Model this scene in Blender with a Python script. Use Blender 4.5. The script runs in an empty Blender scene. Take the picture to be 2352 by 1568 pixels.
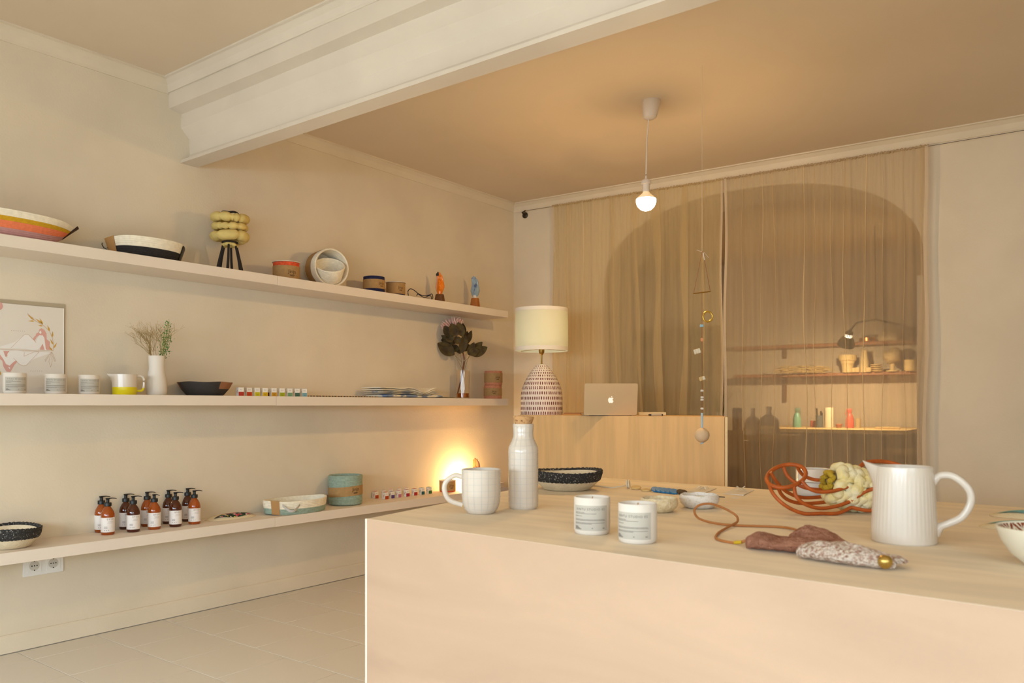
import bpy, bmesh, math, random
from mathutils import Vector, Matrix

random.seed(11)
SC = bpy.context.scene
COL = SC.collection
PI = math.pi

# ------------------------------------------------------------------ camera, world, light
# World frame: left wall is the plane x = 0, y runs into the room along it, floor is z = 0.
F, EYE, CAMX, YAW = 1850.0, 0.975, 3.5, math.radians(37.4)
CS, SN = math.cos(YAW), math.sin(YAW)
HORIZON = 931.0
cam = bpy.data.cameras.new('camera')
cam.sensor_width = 36.0
cam.lens = F / 2352 * 36
cam.shift_y = (HORIZON - 784) / 2352
cam.clip_start = 0.05
cam.dof.use_dof = True
cam.dof.focus_distance = 3.7
cam.dof.aperture_fstop = 5.0
camo = bpy.data.objects.new('camera', cam)
COL.objects.link(camo)
camo.location = (CAMX, 0, EYE)
camo.rotation_euler = (PI / 2, 0, YAW)
SC.camera = camo

SC.view_settings.view_transform = 'Standard'
SC.view_settings.look = 'None'
SC.view_settings.gamma = 1
SC.view_settings.use_curve_mapping = False
SC.view_settings.exposure = 0.0

W = bpy.data.worlds.new('world')
SC.world = W
W.use_nodes = True
W.node_tree.nodes['Background'].inputs[0].default_value = (0.80, 0.90, 1.0, 1)
W.node_tree.nodes['Background'].inputs[1].default_value = 1.0

WINDOW_WATTS, WINDOW_COL = 250, (0.695, 0.86, 1.0)
SIDE_FILL_WATTS = 55
BULB_STRENGTH, BULB_COL = 360, (1.0, 0.65, 0.26)
CORNER_STRENGTH = 400
DESK_WATTS = 92
SHADE_STRENGTH = 7.5

al = bpy.data.lights.new('window_daylight', 'AREA')
al.shape = 'RECTANGLE'
al.size, al.size_y = 4.6, 1.3
al.energy = WINDOW_WATTS
al.color = WINDOW_COL
alo = bpy.data.objects.new('window_daylight', al)
COL.objects.link(alo)
alo.location = (2.5, -2.25, 1.20)
alo.rotation_euler = (math.radians(22), 0, 0)       # sky light falling in, down and towards +y, through the shop window


sl = bpy.data.lights.new('side_fill_light', 'AREA')
sl.shape = 'RECTANGLE'
sl.size, sl.size_y = 2.2, 1.7
sl.energy = SIDE_FILL_WATTS
sl.color = WINDOW_COL
slo = bpy.data.objects.new('side_fill_light', sl)
COL.objects.link(slo)
slo.location = (5.45, -1.0, 1.45)
slo.rotation_euler = (math.radians(28), 0, PI / 2)     # unseen side window light, added to brighten the left wall; falls towards -x


# ------------------------------------------------------------------ measuring helpers
def world(X, Z):
    return (CAMX + X * CS - Z * SN, X * SN + Z * CS)

def depth_of(x, y):
    return -(x - CAMX) * SN + y * CS

def on_x(px, x):
    """point of the vertical plane x = const met by image column px: (x, y), depth"""
    r = (px - 1176) / F
    Z = (CAMX - x) / (SN - CS * r)
    w = world(r * Z, Z)
    return w[0], w[1], Z

def on_z(px, py, z):
    Z = (EYE - z) * F / (py - HORIZON)
    w = world((px - 1176) / F * Z, Z)
    return w[0], w[1], Z

def zat(py, Z):
    return EYE + (HORIZON - py) / F * Z

BC = (0.0127, 5.778)                       # back corner, camera frame
BU, BN = (0.822, -0.569), (0.569, 0.822)   # along the back wall / into the back room
def back(px, s):
    r = (px - 1176) / F
    Z = (s + BN[0] * BC[0] + BN[1] * BC[1]) / (BN[0] * r + BN[1])
    w = world(r * Z, Z)
    return w[0], w[1], Z

def wall_ts(t, s):
    return world(BC[0] + BU[0] * t + BN[0] * s, BC[1] + BU[1] * t + BN[1] * s)

BACK_ROT = math.atan2(wall_ts(1, 0)[1] - wall_ts(0, 0)[1], wall_ts(1, 0)[0] - wall_ts(0, 0)[0])

def face_cam(x, y):
    return math.atan2(0 - y, CAMX - x) + PI / 2   # rotation that turns local -Y to the camera side


# ------------------------------------------------------------------ materials
def lin(c):
    def f(v):
        v /= 255.0
        return v / 12.92 if v <= 0.04045 else ((v + 0.055) / 1.055) ** 2.4
    return (f(c[0]), f(c[1]), f(c[2]), 1)

MATS = {}
def M(name, rgb, rough=0.6, metal=0.0, var=0.0, vscale=8.0, stretch=(1, 1, 1), rgb2=None, bump=0.0, bscale=60.0,
      trans=0.0, emit=0.0, ecol=None, spec=0.5, coat=0.0, ramp=(0.35, 0.65), detail=4.0, ior=1.45, sss=0.0, dist=0.0):
    if name in MATS:
        return MATS[name]
    m = bpy.data.materials.new(name)
    m.use_nodes = True
    nt = m.node_tree
    b = nt.nodes['Principled BSDF']
    b.inputs['Base Color'].default_value = lin(rgb)
    b.inputs['Roughness'].default_value = rough
    b.inputs['Metallic'].default_value = metal
    b.inputs['IOR'].default_value = ior
    b.inputs['Specular IOR Level'].default_value = spec
    b.inputs['Transmission Weight'].default_value = trans
    b.inputs['Coat Weight'].default_value = coat
    if sss:
        b.inputs['Subsurface Weight'].default_value = sss
        b.inputs['Subsurface Radius'].default_value = (0.01, 0.006, 0.004)
    if emit:
        b.inputs['Emission Color'].default_value = (*(ecol or lin(rgb)[:3]), 1)
        b.inputs['Emission Strength'].default_value = emit
    tc = nt.nodes.new('ShaderNodeTexCoord')
    if var or rgb2:
        mp = nt.nodes.new('ShaderNodeMapping')
        mp.inputs['Scale'].default_value = stretch
        nz = nt.nodes.new('ShaderNodeTexNoise')
        nz.inputs['Scale'].default_value = vscale
        nz.inputs['Detail'].default_value = detail
        nz.inputs['Distortion'].default_value = dist
        rp = nt.nodes.new('ShaderNodeValToRGB')
        c = lin(rgb)
        c2 = lin(rgb2) if rgb2 else tuple(min(1, v * (1 + var)) for v in c[:3]) + (1,)
        c1 = c if rgb2 else tuple(v * (1 - var) for v in c[:3]) + (1,)
        rp.color_ramp.elements[0].color = c1
        rp.color_ramp.elements[1].color = c2
        rp.color_ramp.elements[0].position = ramp[0]
        rp.color_ramp.elements[1].position = ramp[1]
        nt.links.new(tc.outputs['Object'], mp.inputs['Vector'])
        nt.links.new(mp.outputs['Vector'], nz.inputs['Vector'])
        nt.links.new(nz.outputs['Fac'], rp.inputs['Fac'])
        nt.links.new(rp.outputs['Color'], b.inputs['Base Color'])
    if bump:
        n2 = nt.nodes.new('ShaderNodeTexNoise')
        n2.inputs['Scale'].default_value = bscale
        n2.inputs['Detail'].default_value = 3
        bp = nt.nodes.new('ShaderNodeBump')
        bp.inputs['Strength'].default_value = bump
        bp.inputs['Distance'].default_value = 0.01
        nt.links.new(tc.outputs['Object'], n2.inputs['Vector'])
        nt.links.new(n2.outputs['Fac'], bp.inputs['Height'])
        nt.links.new(bp.outputs['Normal'], b.inputs['Normal'])
    MATS[name] = m
    return m


# ------------------------------------------------------------------ mesh helpers
class MB:
    def __init__(s):
        s.v, s.f, s.m, s.mi = [], [], [], 0
        s.boxes, s.other = 0, 0

    def add(s, vs, fs):
        s.other += 1
        o = len(s.v)
        s.v += [tuple(p) for p in vs]
        for f in fs:
            s.f.append(tuple(i + o for i in f))
            s.m.append(s.mi)
        return s

    def box(s, c, d, bev=0.0, rot=None):
        bm = bmesh.new()
        bmesh.ops.create_cube(bm, size=1)
        for v in bm.verts:
            v.co = Vector((v.co.x * d[0], v.co.y * d[1], v.co.z * d[2]))
        if bev:
            bmesh.ops.bevel(bm, geom=list(bm.edges), offset=bev, segments=2, affect='EDGES', profile=0.5)
        R = rot if rot is not None else Matrix.Identity(3)
        bm.verts.index_update()
        s.add([R @ v.co + Vector(c) for v in bm.verts], [[v.index for v in f.verts] for f in bm.faces])
        bm.free()
        s.boxes += 1
        s.other -= 1
        return s

    def lathe(s, prof, seg=40, c=(0, 0, 0), sx=1, sy=1):
        vs, fs, rings = [], [], []
        for r, z in prof:
            if r < 1e-6:
                rings.append([len(vs)])
                vs.append((c[0], c[1], c[2] + z))
            else:
                rings.append(list(range(len(vs), len(vs) + seg)))
                for j in range(seg):
                    a = 2 * PI * j / seg
                    vs.append((c[0] + r * sx * math.cos(a), c[1] + r * sy * math.sin(a), c[2] + z))
        for A, B in zip(rings, rings[1:]):
            for j in range(seg):
                k = (j + 1) % seg
                if len(A) == 1 and len(B) == 1:
                    continue
                if len(A) == 1:
                    fs.append((A[0], B[k], B[j]))
                elif len(B) == 1:
                    fs.append((A[j], A[k], B[0]))
                else:
                    fs.append((A[j], A[k], B[k], B[j]))
        return s.add(vs, fs)

    def tube(s, pts, rad, seg=8, closed=False, flat=1.0, up=(0, 0, 1)):
        pts = [Vector(p) for p in pts]
        n = len(pts)
        rads = rad if isinstance(rad, (list, tuple)) else [rad] * n
        vs, fs = [], []
        for i, p in enumerate(pts):
            a = pts[(i - 1) % n] if (closed or i) else pts[0]
            b = pts[(i + 1) % n] if (closed or i < n - 1) else pts[-1]
            t = (b - a).normalized()
            u = t.cross(Vector(up))
            if u.length < 1e-4:
                u = t.cross(Vector((1, 0.01, 0)))
            u.normalize()
            w = u.cross(t)
            for j in range(seg):
                an = 2 * PI * j / seg
                vs.append(p + u * math.cos(an) * rads[i] + w * math.sin(an) * rads[i] * flat)
        m = n if closed else n - 1
        for i in range(m):
            k = (i + 1) % n
            for j in range(seg):
                l = (j + 1) % seg
                fs.append((i * seg + j, k * seg + j, k * seg + l, i * seg + l)[::-1])
        if not closed:
            fs.append(tuple(range(seg))[::-1])
            fs.append(tuple(range((n - 1) * seg, n * seg)))
        return s.add(vs, fs)

    def grid(s, fn, nu, nv, cu=False, cv=False):
        vs, fs = [], []
        for i in range(nu):
            for j in range(nv):
                vs.append(fn(i / (nu if cu else nu - 1), j / (nv if cv else nv - 1)))
        for i in range(nu if cu else nu - 1):
            for j in range(nv if cv else nv - 1):
                a, b = (i + 1) % nu, (j + 1) % nv
                fs.append((i * nv + j, a * nv + j, a * nv + b, i * nv + b))
        return s.add(vs, fs)

    def slab(s, poly, z0, z1):
        """vertical prism over a convex/concave polygon given counter-clockwise"""
        n = len(poly)
        vs = [(x, y, z0) for x, y in poly] + [(x, y, z1) for x, y in poly]
        fs = [tuple(range(n))[::-1], tuple(range(n, 2 * n))]
        for i in range(n):
            j = (i + 1) % n
            fs.append((i, j, j + n, i + n))
        return s.add(vs, fs)

    def deform(s, fn):
        s.v = [tuple(fn(*p)) for p in s.v]
        return s

    def mesh(s, name, mats, smooth=True, angle=40):
        me = bpy.data.meshes.new(name)
        me.from_pydata(s.v, [], s.f)
        for m in (mats if isinstance(mats, (list, tuple)) else [mats]):
            me.materials.append(m)
        if isinstance(mats, (list, tuple)) and len(mats) > 1:
            me.polygons.foreach_set('material_index', s.m)
        if smooth:
            me.polygons.foreach_set('use_smooth', [True] * len(me.polygons))
            me.set_sharp_from_angle(angle=math.radians(angle if s.other > 0 else 20))
        me.update()
        return me

    def build(s, name, mats, parent=None, smooth=True, loc=None, rot=None, kind=None, label=None, angle=40):
        return link(name, s.mesh(name, mats, smooth, angle), parent, loc, rot, kind, label)


def link(name, me, parent=None, loc=None, rot=None, kind=None, label=None):
    o = bpy.data.objects.new(name, me)
    COL.objects.link(o)
    if parent is not None:
        o.parent = parent
    if loc is not None:
        o.location = loc
    if rot is not None:
        o.rotation_euler = rot
    if kind:
        o['kind'] = kind
    if label:
        o['label'] = label
    return o

def tag(o, label, cat, group=None):
    o['label'], o['category'] = label, cat
    if group:
        o['group'] = group
    return o

def thing(name, label, cat, loc, rotz=0.0, group=None):
    o = bpy.data.objects.new(name, None)
    o.empty_display_size = 0.02
    COL.objects.link(o)
    o.location = loc
    o.rotation_euler = (0, 0, rotz)
    return tag(o, label, cat, group)

def copy_thing(root, label, loc, rotz):
    def cp(o, parent):
        c = o.copy()
        COL.objects.link(c)
        c.parent = parent
        for ch in list(o.children):
            cp(ch, c)
        return c
    r = cp(root, None)
    r.location = loc
    r.rotation_euler = (0, 0, rotz)
    r['label'] = label
    return r

def struct(name, mb, mat, smooth=False, **k):
    return mb.build(name, mat, None, smooth, kind='structure', **k)

_txt = {}
def text_mesh(txt, size, spacing=1.0):
    """lettering as flat mesh data, centred on the origin in its XY plane"""
    key = (txt, size, spacing)
    if key in _txt:
        return _txt[key]
    c = bpy.data.curves.new('lettering', 'FONT')
    c.body = txt
    c.size = size
    c.space_character = spacing
    c.align_x, c.align_y = 'CENTER', 'CENTER'
    c.resolution_u = 3
    o = bpy.data.objects.new('lettering', c)
    COL.objects.link(o)
    dg = bpy.context.evaluated_depsgraph_get()
    me = bpy.data.meshes.new_from_object(o.evaluated_get(dg))
    vs = [tuple(v.co) for v in me.vertices]
    fs = [tuple(p.vertices) for p in me.polygons]
    bpy.data.objects.remove(o)
    bpy.data.curves.remove(c)
    bpy.data.meshes.remove(me)
    _txt[key] = (vs, fs)
    return vs, fs

def wrap_text(mb, txt, size, R, z, a0=0.0, spacing=1.0):
    vs, fs = text_mesh(txt, size, spacing)
    mb.add([(R * math.cos(-PI / 2 + a0 + x / R), R * math.sin(-PI / 2 + a0 + x / R), z + y) for x, y, _ in vs], fs)
    return mb

def wrap_rect(mb, R, a0, a1, z0, z1, n=14):
    vs, fs = [], []
    for i in range(n + 1):
        a = -PI / 2 + a0 + (a1 - a0) * i / n
        vs += [(R * math.cos(a), R * math.sin(a), z0), (R * math.cos(a), R * math.sin(a), z1)]
    for i in range(n):
        fs.append((2 * i, 2 * i + 2, 2 * i + 3, 2 * i + 1))
    return mb.add(vs, fs)

def coil(r0, z0, r1, z1, n, amp=0.0012):
    """profile of n stacked cords from (r0,z0) to (r1,z1), outer side"""
    out = []
    for i in range(n):
        for k in range(4):
            t = (i + k / 4) / n
            out.append((r0 + (r1 - r0) * t + amp * math.sin(PI * k / 4) * 1.6, z0 + (z1 - z0) * t))
    out.append((r1, z1))
    return out

def bez(p0, p1, p2, p3, n=12):
    p0, p1, p2, p3 = map(Vector, (p0, p1, p2, p3))
    return [p0 * (1 - t) ** 3 + p1 * 3 * t * (1 - t) ** 2 + p2 * 3 * t * t * (1 - t) + p3 * t ** 3 for t in [i / n for i in range(n + 1)]]

def smooth_path(pts, n=6, closed=False):
    P = [Vector(p) for p in pts]
    L = len(P)
    out = []
    for i in range(L if closed else L - 1):
        g = lambda k: P[k % L] if closed else P[max(0, min(L - 1, k))]
        a, b, c, d = g(i - 1), g(i), g(i + 1), g(i + 2)
        for k in range(n):
            t = k / n
            out.append(0.5 * ((2 * b) + (-a + c) * t + (2 * a - 5 * b + 4 * c - d) * t * t + (-a + 3 * b - 3 * c + d) * t ** 3))
    if not closed:
        out.append(P[-1])
    return out

def poly_flat(mb, pts3):
    return mb.add(pts3, [tuple(range(len(pts3)))])


# ------------------------------------------------------------------ shared materials
WALL = M('limewash_wall', (225, 210, 186), 0.9, var=0.065, vscale=2.4, ramp=(0.3, 0.75), bump=0.07, bscale=110, spec=0.2)
CEIL = M('ceiling_paint', (221, 202, 177), 0.95, var=0.03, vscale=1.1, spec=0.1)
BEAMP = M('beam_paint', (226, 213, 196), 0.55, var=0.04, vscale=3, spec=0.35, bump=0.1, bscale=25)
SHELF = M('shelf_lacquer', (232, 217, 200), 0.5, var=0.015, vscale=3, spec=0.3)
TILE = M('floor_tile', (222, 211, 194), 0.55, var=0.008, vscale=2.2, spec=0.35)
GROUT = M('floor_grout', (232, 220, 200), 0.8)
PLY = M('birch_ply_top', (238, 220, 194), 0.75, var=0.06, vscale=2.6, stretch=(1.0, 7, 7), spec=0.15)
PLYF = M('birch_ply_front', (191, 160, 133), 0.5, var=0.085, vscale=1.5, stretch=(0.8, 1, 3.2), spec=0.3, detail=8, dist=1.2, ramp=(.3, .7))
PLYE = M('ply_edge', (240, 228, 205), 0.6)
OAK = M('counter_veneer', (218, 179, 126), 0.5, var=0.08, vscale=3.0, stretch=(9, 9, 0.7), spec=0.3, detail=6)
PORC = M('white_porcelain', (219, 205, 188), 0.25, spec=0.5, coat=0.3)
MATTEW = M('matte_white', (224, 213, 199), 0.6)
GRIDL = M('grey_glaze_line', (200, 190, 178), 0.4)
WAX = M('candle_wax', (246, 236, 214), 0.5, sss=0.1)
PAPERG = M('grey_label', (190, 182, 168), 0.8)
INK = M('dark_ink', (112, 102, 92), 0.8)
KRAFT = M('kraft_paper', (172, 134, 84), 0.85, var=0.06, vscale=60)
INKB = M('brown_ink', (60, 38, 18), 0.8)
BLACKM = M('black_plastic', (26, 27, 26), 0.4)
# ------------------------------------------------------------------ structure
CEIL_F, CEIL_B = 2.46, 2.412
RW, FWY = 5.6, -2.5                   # right wall x, front wall y
struct('wall_left', MB().box((-0.1, 1.05, 1.25), (0.2, 7.4, 2.6)), WALL)

# floor with separate tiles
fl = struct('floor', MB().box((2.0, 3.4, -0.06), (8.0, 12.2, 0.1)), GROUT)
tile_me = MB().box((0, 0, 0), (0.298, 0.300, 0.012), 0.001).mesh('tile', TILE, True, 30)
half_me = {}
row_off = [0.05, 0.157, 0.163, 0.013, 0.11, 0.20, 0.06]
for j in range(-1, 11):
    y0 = 1.34 + 0.3025 * (j - 2)
    off = row_off[j % 7]
    x = off - 0.30
    while x < 3.9:
        a, b = max(x, 0.012), x + 0.30
        w = b - a
        if w > 0.02:
            if w > 0.299:
                me = tile_me
            else:
                k = round(w, 3)
                if k not in half_me:
                    half_me[k] = MB().box((0, 0, 0), (k - 0.002, 0.300, 0.012), 0.001).mesh('tile', TILE, True, 30)
                me = half_me[k]
            link('tile', me, fl, ((a + b) / 2, y0 + 0.151, -0.0055))
        x += 0.30

# left baseboard
struct('baseboard_left', MB().add(
    [(0, -2.5, 0.004), (0.014, -2.5, 0.004), (0.014, -2.5, 0.066), (0.006, -2.5, 0.074), (0, -2.5, 0.074),
     (0, 4.6, 0.004), (0.014, 4.6, 0.004), (0.014, 4.6, 0.066), (0.006, 4.6, 0.074), (0, 4.6, 0.074)],
    [(0, 5, 6, 1)[::-1], (1, 6, 7, 2)[::-1], (2, 7, 8, 3)[::-1], (3, 8, 9, 4)[::-1]]), WALL)

# ceilings
struct('ceiling', MB().box((2.7, -0.2, CEIL_F + 0.05), (6.2, 4.8, 0.1)), CEIL)
struct('ceiling_rear', MB().box((2.7, 3.6, CEIL_B + 0.05), (6.2, 3.0, 0.1)), CEIL)

# beam: stepped profile extruded along x
prof = [(1.98, 2.47), (1.98, 2.337), (2.042, 2.330), (2.042, 2.268), (2.086, 2.222), (2.088, 2.150), (2.078, 2.130), (2.040, 2.118),
        (2.036, 2.100), (2.122, 2.100), (2.126, 2.115), (2.126, 2.47)]
n = len(prof)
mb = MB()
xs = [0.0] + [0.35 * i for i in range(1, 16)] + [RW]
for x in xs:
    mb.v += [(x, y + 0.0025 * math.sin(x * 2.3 + k), z + 0.002 * math.sin(x * 3.1 + k * 1.7)) for k, (y, z) in enumerate(prof)]
for i in range(len(xs) - 1):
    for k in range(n):
        l = (k + 1) % n
        mb.f.append((i * n + k, (i + 1) * n + k, (i + 1) * n + l, i * n + l)[::-1])
        mb.m.append(0)
struct('trim_1', mb, BEAMP, smooth=True, angle=25)

# cornices (cove profile)
def cornice(name, p0, p1, inward, zc, size=0.055):
    """p0->p1 along the wall, inward = unit normal into the room"""
    pr = [(0, -size * 1.05), (0.006, -size * 1.05), (0.008, -size * 0.85), (size * 0.3, -size * 0.42), (size * 0.75, -size * 0.12), (size * 0.8, -0.008), (size, -0.007), (size, 0.003), (0, 0.003)]
    mb = MB()
    for p in (p0, p1):
        mb.v += [(p[0] + inward[0] * a, p[1] + inward[1] * a, zc + b) for a, b in pr]
    k = len(pr)
    for i in range(k):
        j = (i + 1) % k
        mb.f.append((i, j, j + k, i + k))
        mb.m.append(0)
    me = mb
    return struct(name, me, BEAMP if name == 'trim_3' else WALL)
cornice('trim_2', (0, -2.5), (0, 1.98), (1, 0), CEIL_F)
cornice('trim_3', (0.0, 1.98), (RW, 1.98), (0, -1), CEIL_F, 0.05)
cornice('trim_4', (0, 2.126), (0, 4.6), (1, 0), CEIL_B, 0.05)
e0, e1 = wall_ts(0, 0), wall_ts(5.7, 0)
bn = (-math.sin(BACK_ROT) * -1, -math.cos(BACK_ROT))
cornice('trim_5', e0, e1, bn, CEIL_B, 0.055)

# back wall with a basket arch, 0.42 m thick
T0, T1, SPR, RISE, EXPO = 0.732, 2.643, 1.76, 0.512, 2.25
TC, HALF = (T0 + T1) / 2, (T1 - T0) / 2
arch = []
NA = 40
for i in range(NA + 1):
    a = PI - PI * i / NA
    c, s_ = math.cos(a), math.sin(a)
    arch.append((TC + HALF * math.copysign(abs(c) ** (2 / EXPO), c), SPR + RISE * abs(s_) ** (2 / EXPO)))
outline = [(T0, -0.005)] + arch + [(T1, -0.005)]
TOP = 2.5
mb = MB()
THK = 0.42
for s_, flip in ((0.0, False), (THK, True)):
    def q(a, b, c, d):
        vs = [(*wall_ts(t, s_), z) for t, z in (a, b, c, d)]
        mb.add(vs, [(0, 1, 2, 3) if not flip else (3, 2, 1, 0)])
    q((-0.25, -0.005), (T0, -0.005), (T0, TOP), (-0.25, TOP))
    q((T1, -0.005), (5.7, -0.005), (5.7, TOP), (T1, TOP))
    for (ta, za), (tb, zb) in zip(arch, arch[1:]):
        q((ta, za), (tb, zb), (tb, TOP), (ta, TOP))
for (ta, za), (tb, zb) in zip(outline, outline[1:]):
    vs = [(*wall_ts(ta, 0), za), (*wall_ts(ta, THK), za), (*wall_ts(tb, THK), zb), (*wall_ts(tb, 0), zb)]
    mb.add(vs, [(0, 1, 2, 3)])
struct('wall_back', mb, WALL)

# back room shell
ROOM = M('workroom_wall', (206, 184, 154), 0.9, var=0.04, vscale=2)
DR = 3.75
def quadbox(t0, t1, s0, s1, z0, z1):
    return MB().slab([wall_ts(t0, s0), wall_ts(t1, s0), wall_ts(t1, s1), wall_ts(t0, s1)], z0, z1)
struct('wall_workroom_rear', quadbox(-1.6, 5.2, DR, DR + 0.1, 0, 2.6), ROOM)
struct('wall_workroom_left', quadbox(-1.7, -1.6, THK, DR + 0.1, 0, 2.6), ROOM)
struct('wall_workroom_right', quadbox(5.1, 5.2, THK, DR + 0.1, 0, 2.6), ROOM)
struct('ceiling_workroom', quadbox(-1.7, 5.2, 0.0, DR + 0.1, 2.5, 2.6), ROOM)

# right wall and glazed shop front (behind the camera)
mb = MB().box((RW + 0.1, 2.65, 1.25), (0.2, 5.1, 2.6)).box((RW + 0.1, -2.4, 1.25), (0.2, .6, 2.6))
mb.box((RW + 0.1, -1.0, 0.2), (0.2, 2.2, 0.5)).box((RW + 0.1, -1.0, 2.4), (0.2, 2.2, 0.35))
struct('wall_right', mb, WALL)
mb = MB()
for y_ in (-2.08, -1.0, .08):
    mb.box((RW + .05, y_, 1.35), (.06, .05, 1.8))
mb.box((RW + .05, -1.0, .47), (.06, 2.2, .05)).box((RW + .05, -1.0, 2.22), (.06, 2.2, .05))
struct('window_added', mb, M('window_frame', (60, 58, 55), 0.5))  # unseen side window, made up for the added light from the right
mb = MB()
mb.box((2.75, FWY - 0.1, 0.05), (6.3, 0.2, 0.1)).box((2.75, FWY - 0.1, 2.27), (6.3, 0.2, 0.55))
mb.box((0.15, FWY - 0.1, 1.3), (0.3, 0.2, 2.2)).box((RW - 0.15, FWY - 0.1, 1.3), (0.3, 0.2, 2.2))
struct('wall_front', mb, WALL)
mb = MB()
for x in (0.33, 1.6, 2.85, 4.1, 5.27):
    mb.box((x, FWY - 0.05, 1.05), (0.05, 0.06, 1.9))
mb.box((2.8, FWY - 0.05, 0.12), (5.0, 0.06, 0.05)).box((2.8, FWY - 0.05, 1.97), (5.0, 0.06, 0.05))
struct('window_1', mb, M('window_frame', (60, 58, 55), 0.5))

# ------------------------------------------------------------------ wall shelves
SD, ST = 0.235, 0.045
Z_TOP, Z_MID, Z_LOW = 1.602, 1.020, 0.435
y_end = on_x(1167, SD)[1]
y_seam_t, y_seam_m, y_seam_l = on_x(638, SD)[1], on_x(635, SD)[1], on_x(632, SD)[1]
for nm, zt, ys, lab in (('top', Z_TOP, y_seam_t, 'highest'), ('mid', Z_MID, y_seam_m, 'middle'), ('low', Z_LOW, y_seam_l, 'lowest')):
    t = thing('wall_shelf', f'long beige floating wall shelf, {lab} of the three', 'shelf', (0, 0, zt - ST), 0, 'floating wall shelves')
    MB().box((SD / 2, (ys - 1.2) / 2 - 0.0006, ST / 2), (SD, ys + 1.2, ST), 0.0012).build('board', SHELF, t)
    MB().box((SD / 2 , (ys + y_end) / 2 + 0.0006, ST / 2 - 0.0003), (SD - 0.0006, y_end - ys, ST), 0.0012).build('board', SHELF, t)

# ------------------------------------------------------------------ display table
TT = 0.675
FLc, FRc = on_z(840.5, 1190.7, TT)[:2], on_z(2352, 1402.5, TT)[:2]
BLc, BRc = on_z(1330, 1093, TT)[:2], on_z(2352, 1165.7, TT)[:2]
k = 1.45
FR2 = (FLc[0] + (FRc[0] - FLc[0]) * k, FLc[1] + (FRc[1] - FLc[1]) * k)
BR2 = (BLc[0] + (BRc[0] - BLc[0]) * k * 1.0, BLc[1] + (BRc[1] - BLc[1]) * k)
t = thing('display_table', 'large boxy birch plywood display table in the foreground', 'table', (FLc[0], FLc[1], 0))
L = lambda p: (p[0] - FLc[0], p[1] - FLc[1])
fr = (L(FR2)[0], L(FR2)[1])
ux, uy = fr[0] / math.hypot(*fr), fr[1] / math.hypot(*fr)
nx, ny = -uy, ux
th = 0.012
MB().slab([(ux * .004, uy * .004), fr, L(BR2), L(BLc)], TT - 0.0004, TT).build('top', PLY, t, False)
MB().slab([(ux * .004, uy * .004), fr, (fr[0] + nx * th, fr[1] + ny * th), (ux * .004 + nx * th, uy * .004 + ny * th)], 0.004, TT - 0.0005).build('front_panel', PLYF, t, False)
bl = L(BLc)
MB().slab([(-.003, 0.0), (ux * .0038, uy * .0038), (bl[0] + .016, bl[1] - 0.02), (bl[0], bl[1] - 0.02)], 0.004, TT - 0.0190).build('side_panel', PLYE, t, False)
MB().slab([(-.003, 0.0), (ux * .0038, uy * .0038), (ux * .0038 + nx * .011, uy * .0038 + ny * .011), (-.003 + nx * .011, ny * .011)], TT - 0.0189, TT - 0.0005).build('edge_strip', PLYE, t, False)
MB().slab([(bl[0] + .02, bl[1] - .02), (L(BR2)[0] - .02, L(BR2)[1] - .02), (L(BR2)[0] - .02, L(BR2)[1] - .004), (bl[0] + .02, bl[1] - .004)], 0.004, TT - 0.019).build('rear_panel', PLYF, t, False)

# ------------------------------------------------------------------ counter
CT = EYE - 0.056
fR, fL = world(0.2676 * 4.05, 4.05), world(0.0076 * 4.80, 4.80)
bR = world(0.2600 * 4.56, 4.56)
bL = world(0.0120 * 5.30, 5.30)
t = thing('counter', 'tall pale veneered sales counter standing before the curtain', 'counter', (fL[0], fL[1], 0))
L = lambda p: (p[0] - fL[0], p[1] - fL[1])
g = L(fR)
gl = math.hypot(*g)
cx_, cy_ = g[0] / gl, g[1] / gl
mx, my = -cy_, cx_
e = gl - 0.016
MB().slab([(0, 0), (cx_ * e, cy_ * e), (cx_ * e + mx * .018, cy_ * e + my * .018), (mx * .018, my * .018)], 0.004, CT - 0.002).build('front_panel', OAK, t, False)
MB().slab([(cx_ * (e + .003), cy_ * (e + .003)), g, (L(bR)[0], L(bR)[1]), (L(bR)[0] - .014 * cx_, L(bR)[1] - .014 * cy_)], 0.004, CT - 0.002).build('side_panel', M('counter_edge', (230, 205, 160), 0.5), t, False)
MB().slab([(mx * .018, my * .018), (cx_ * e + mx * .018, cy_ * e + my * .018), (L(bR)[0] - .017 * cx_, L(bR)[1] - .017 * cy_), L(bL)], CT - 0.018, CT).build('top', OAK, t, False)
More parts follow.
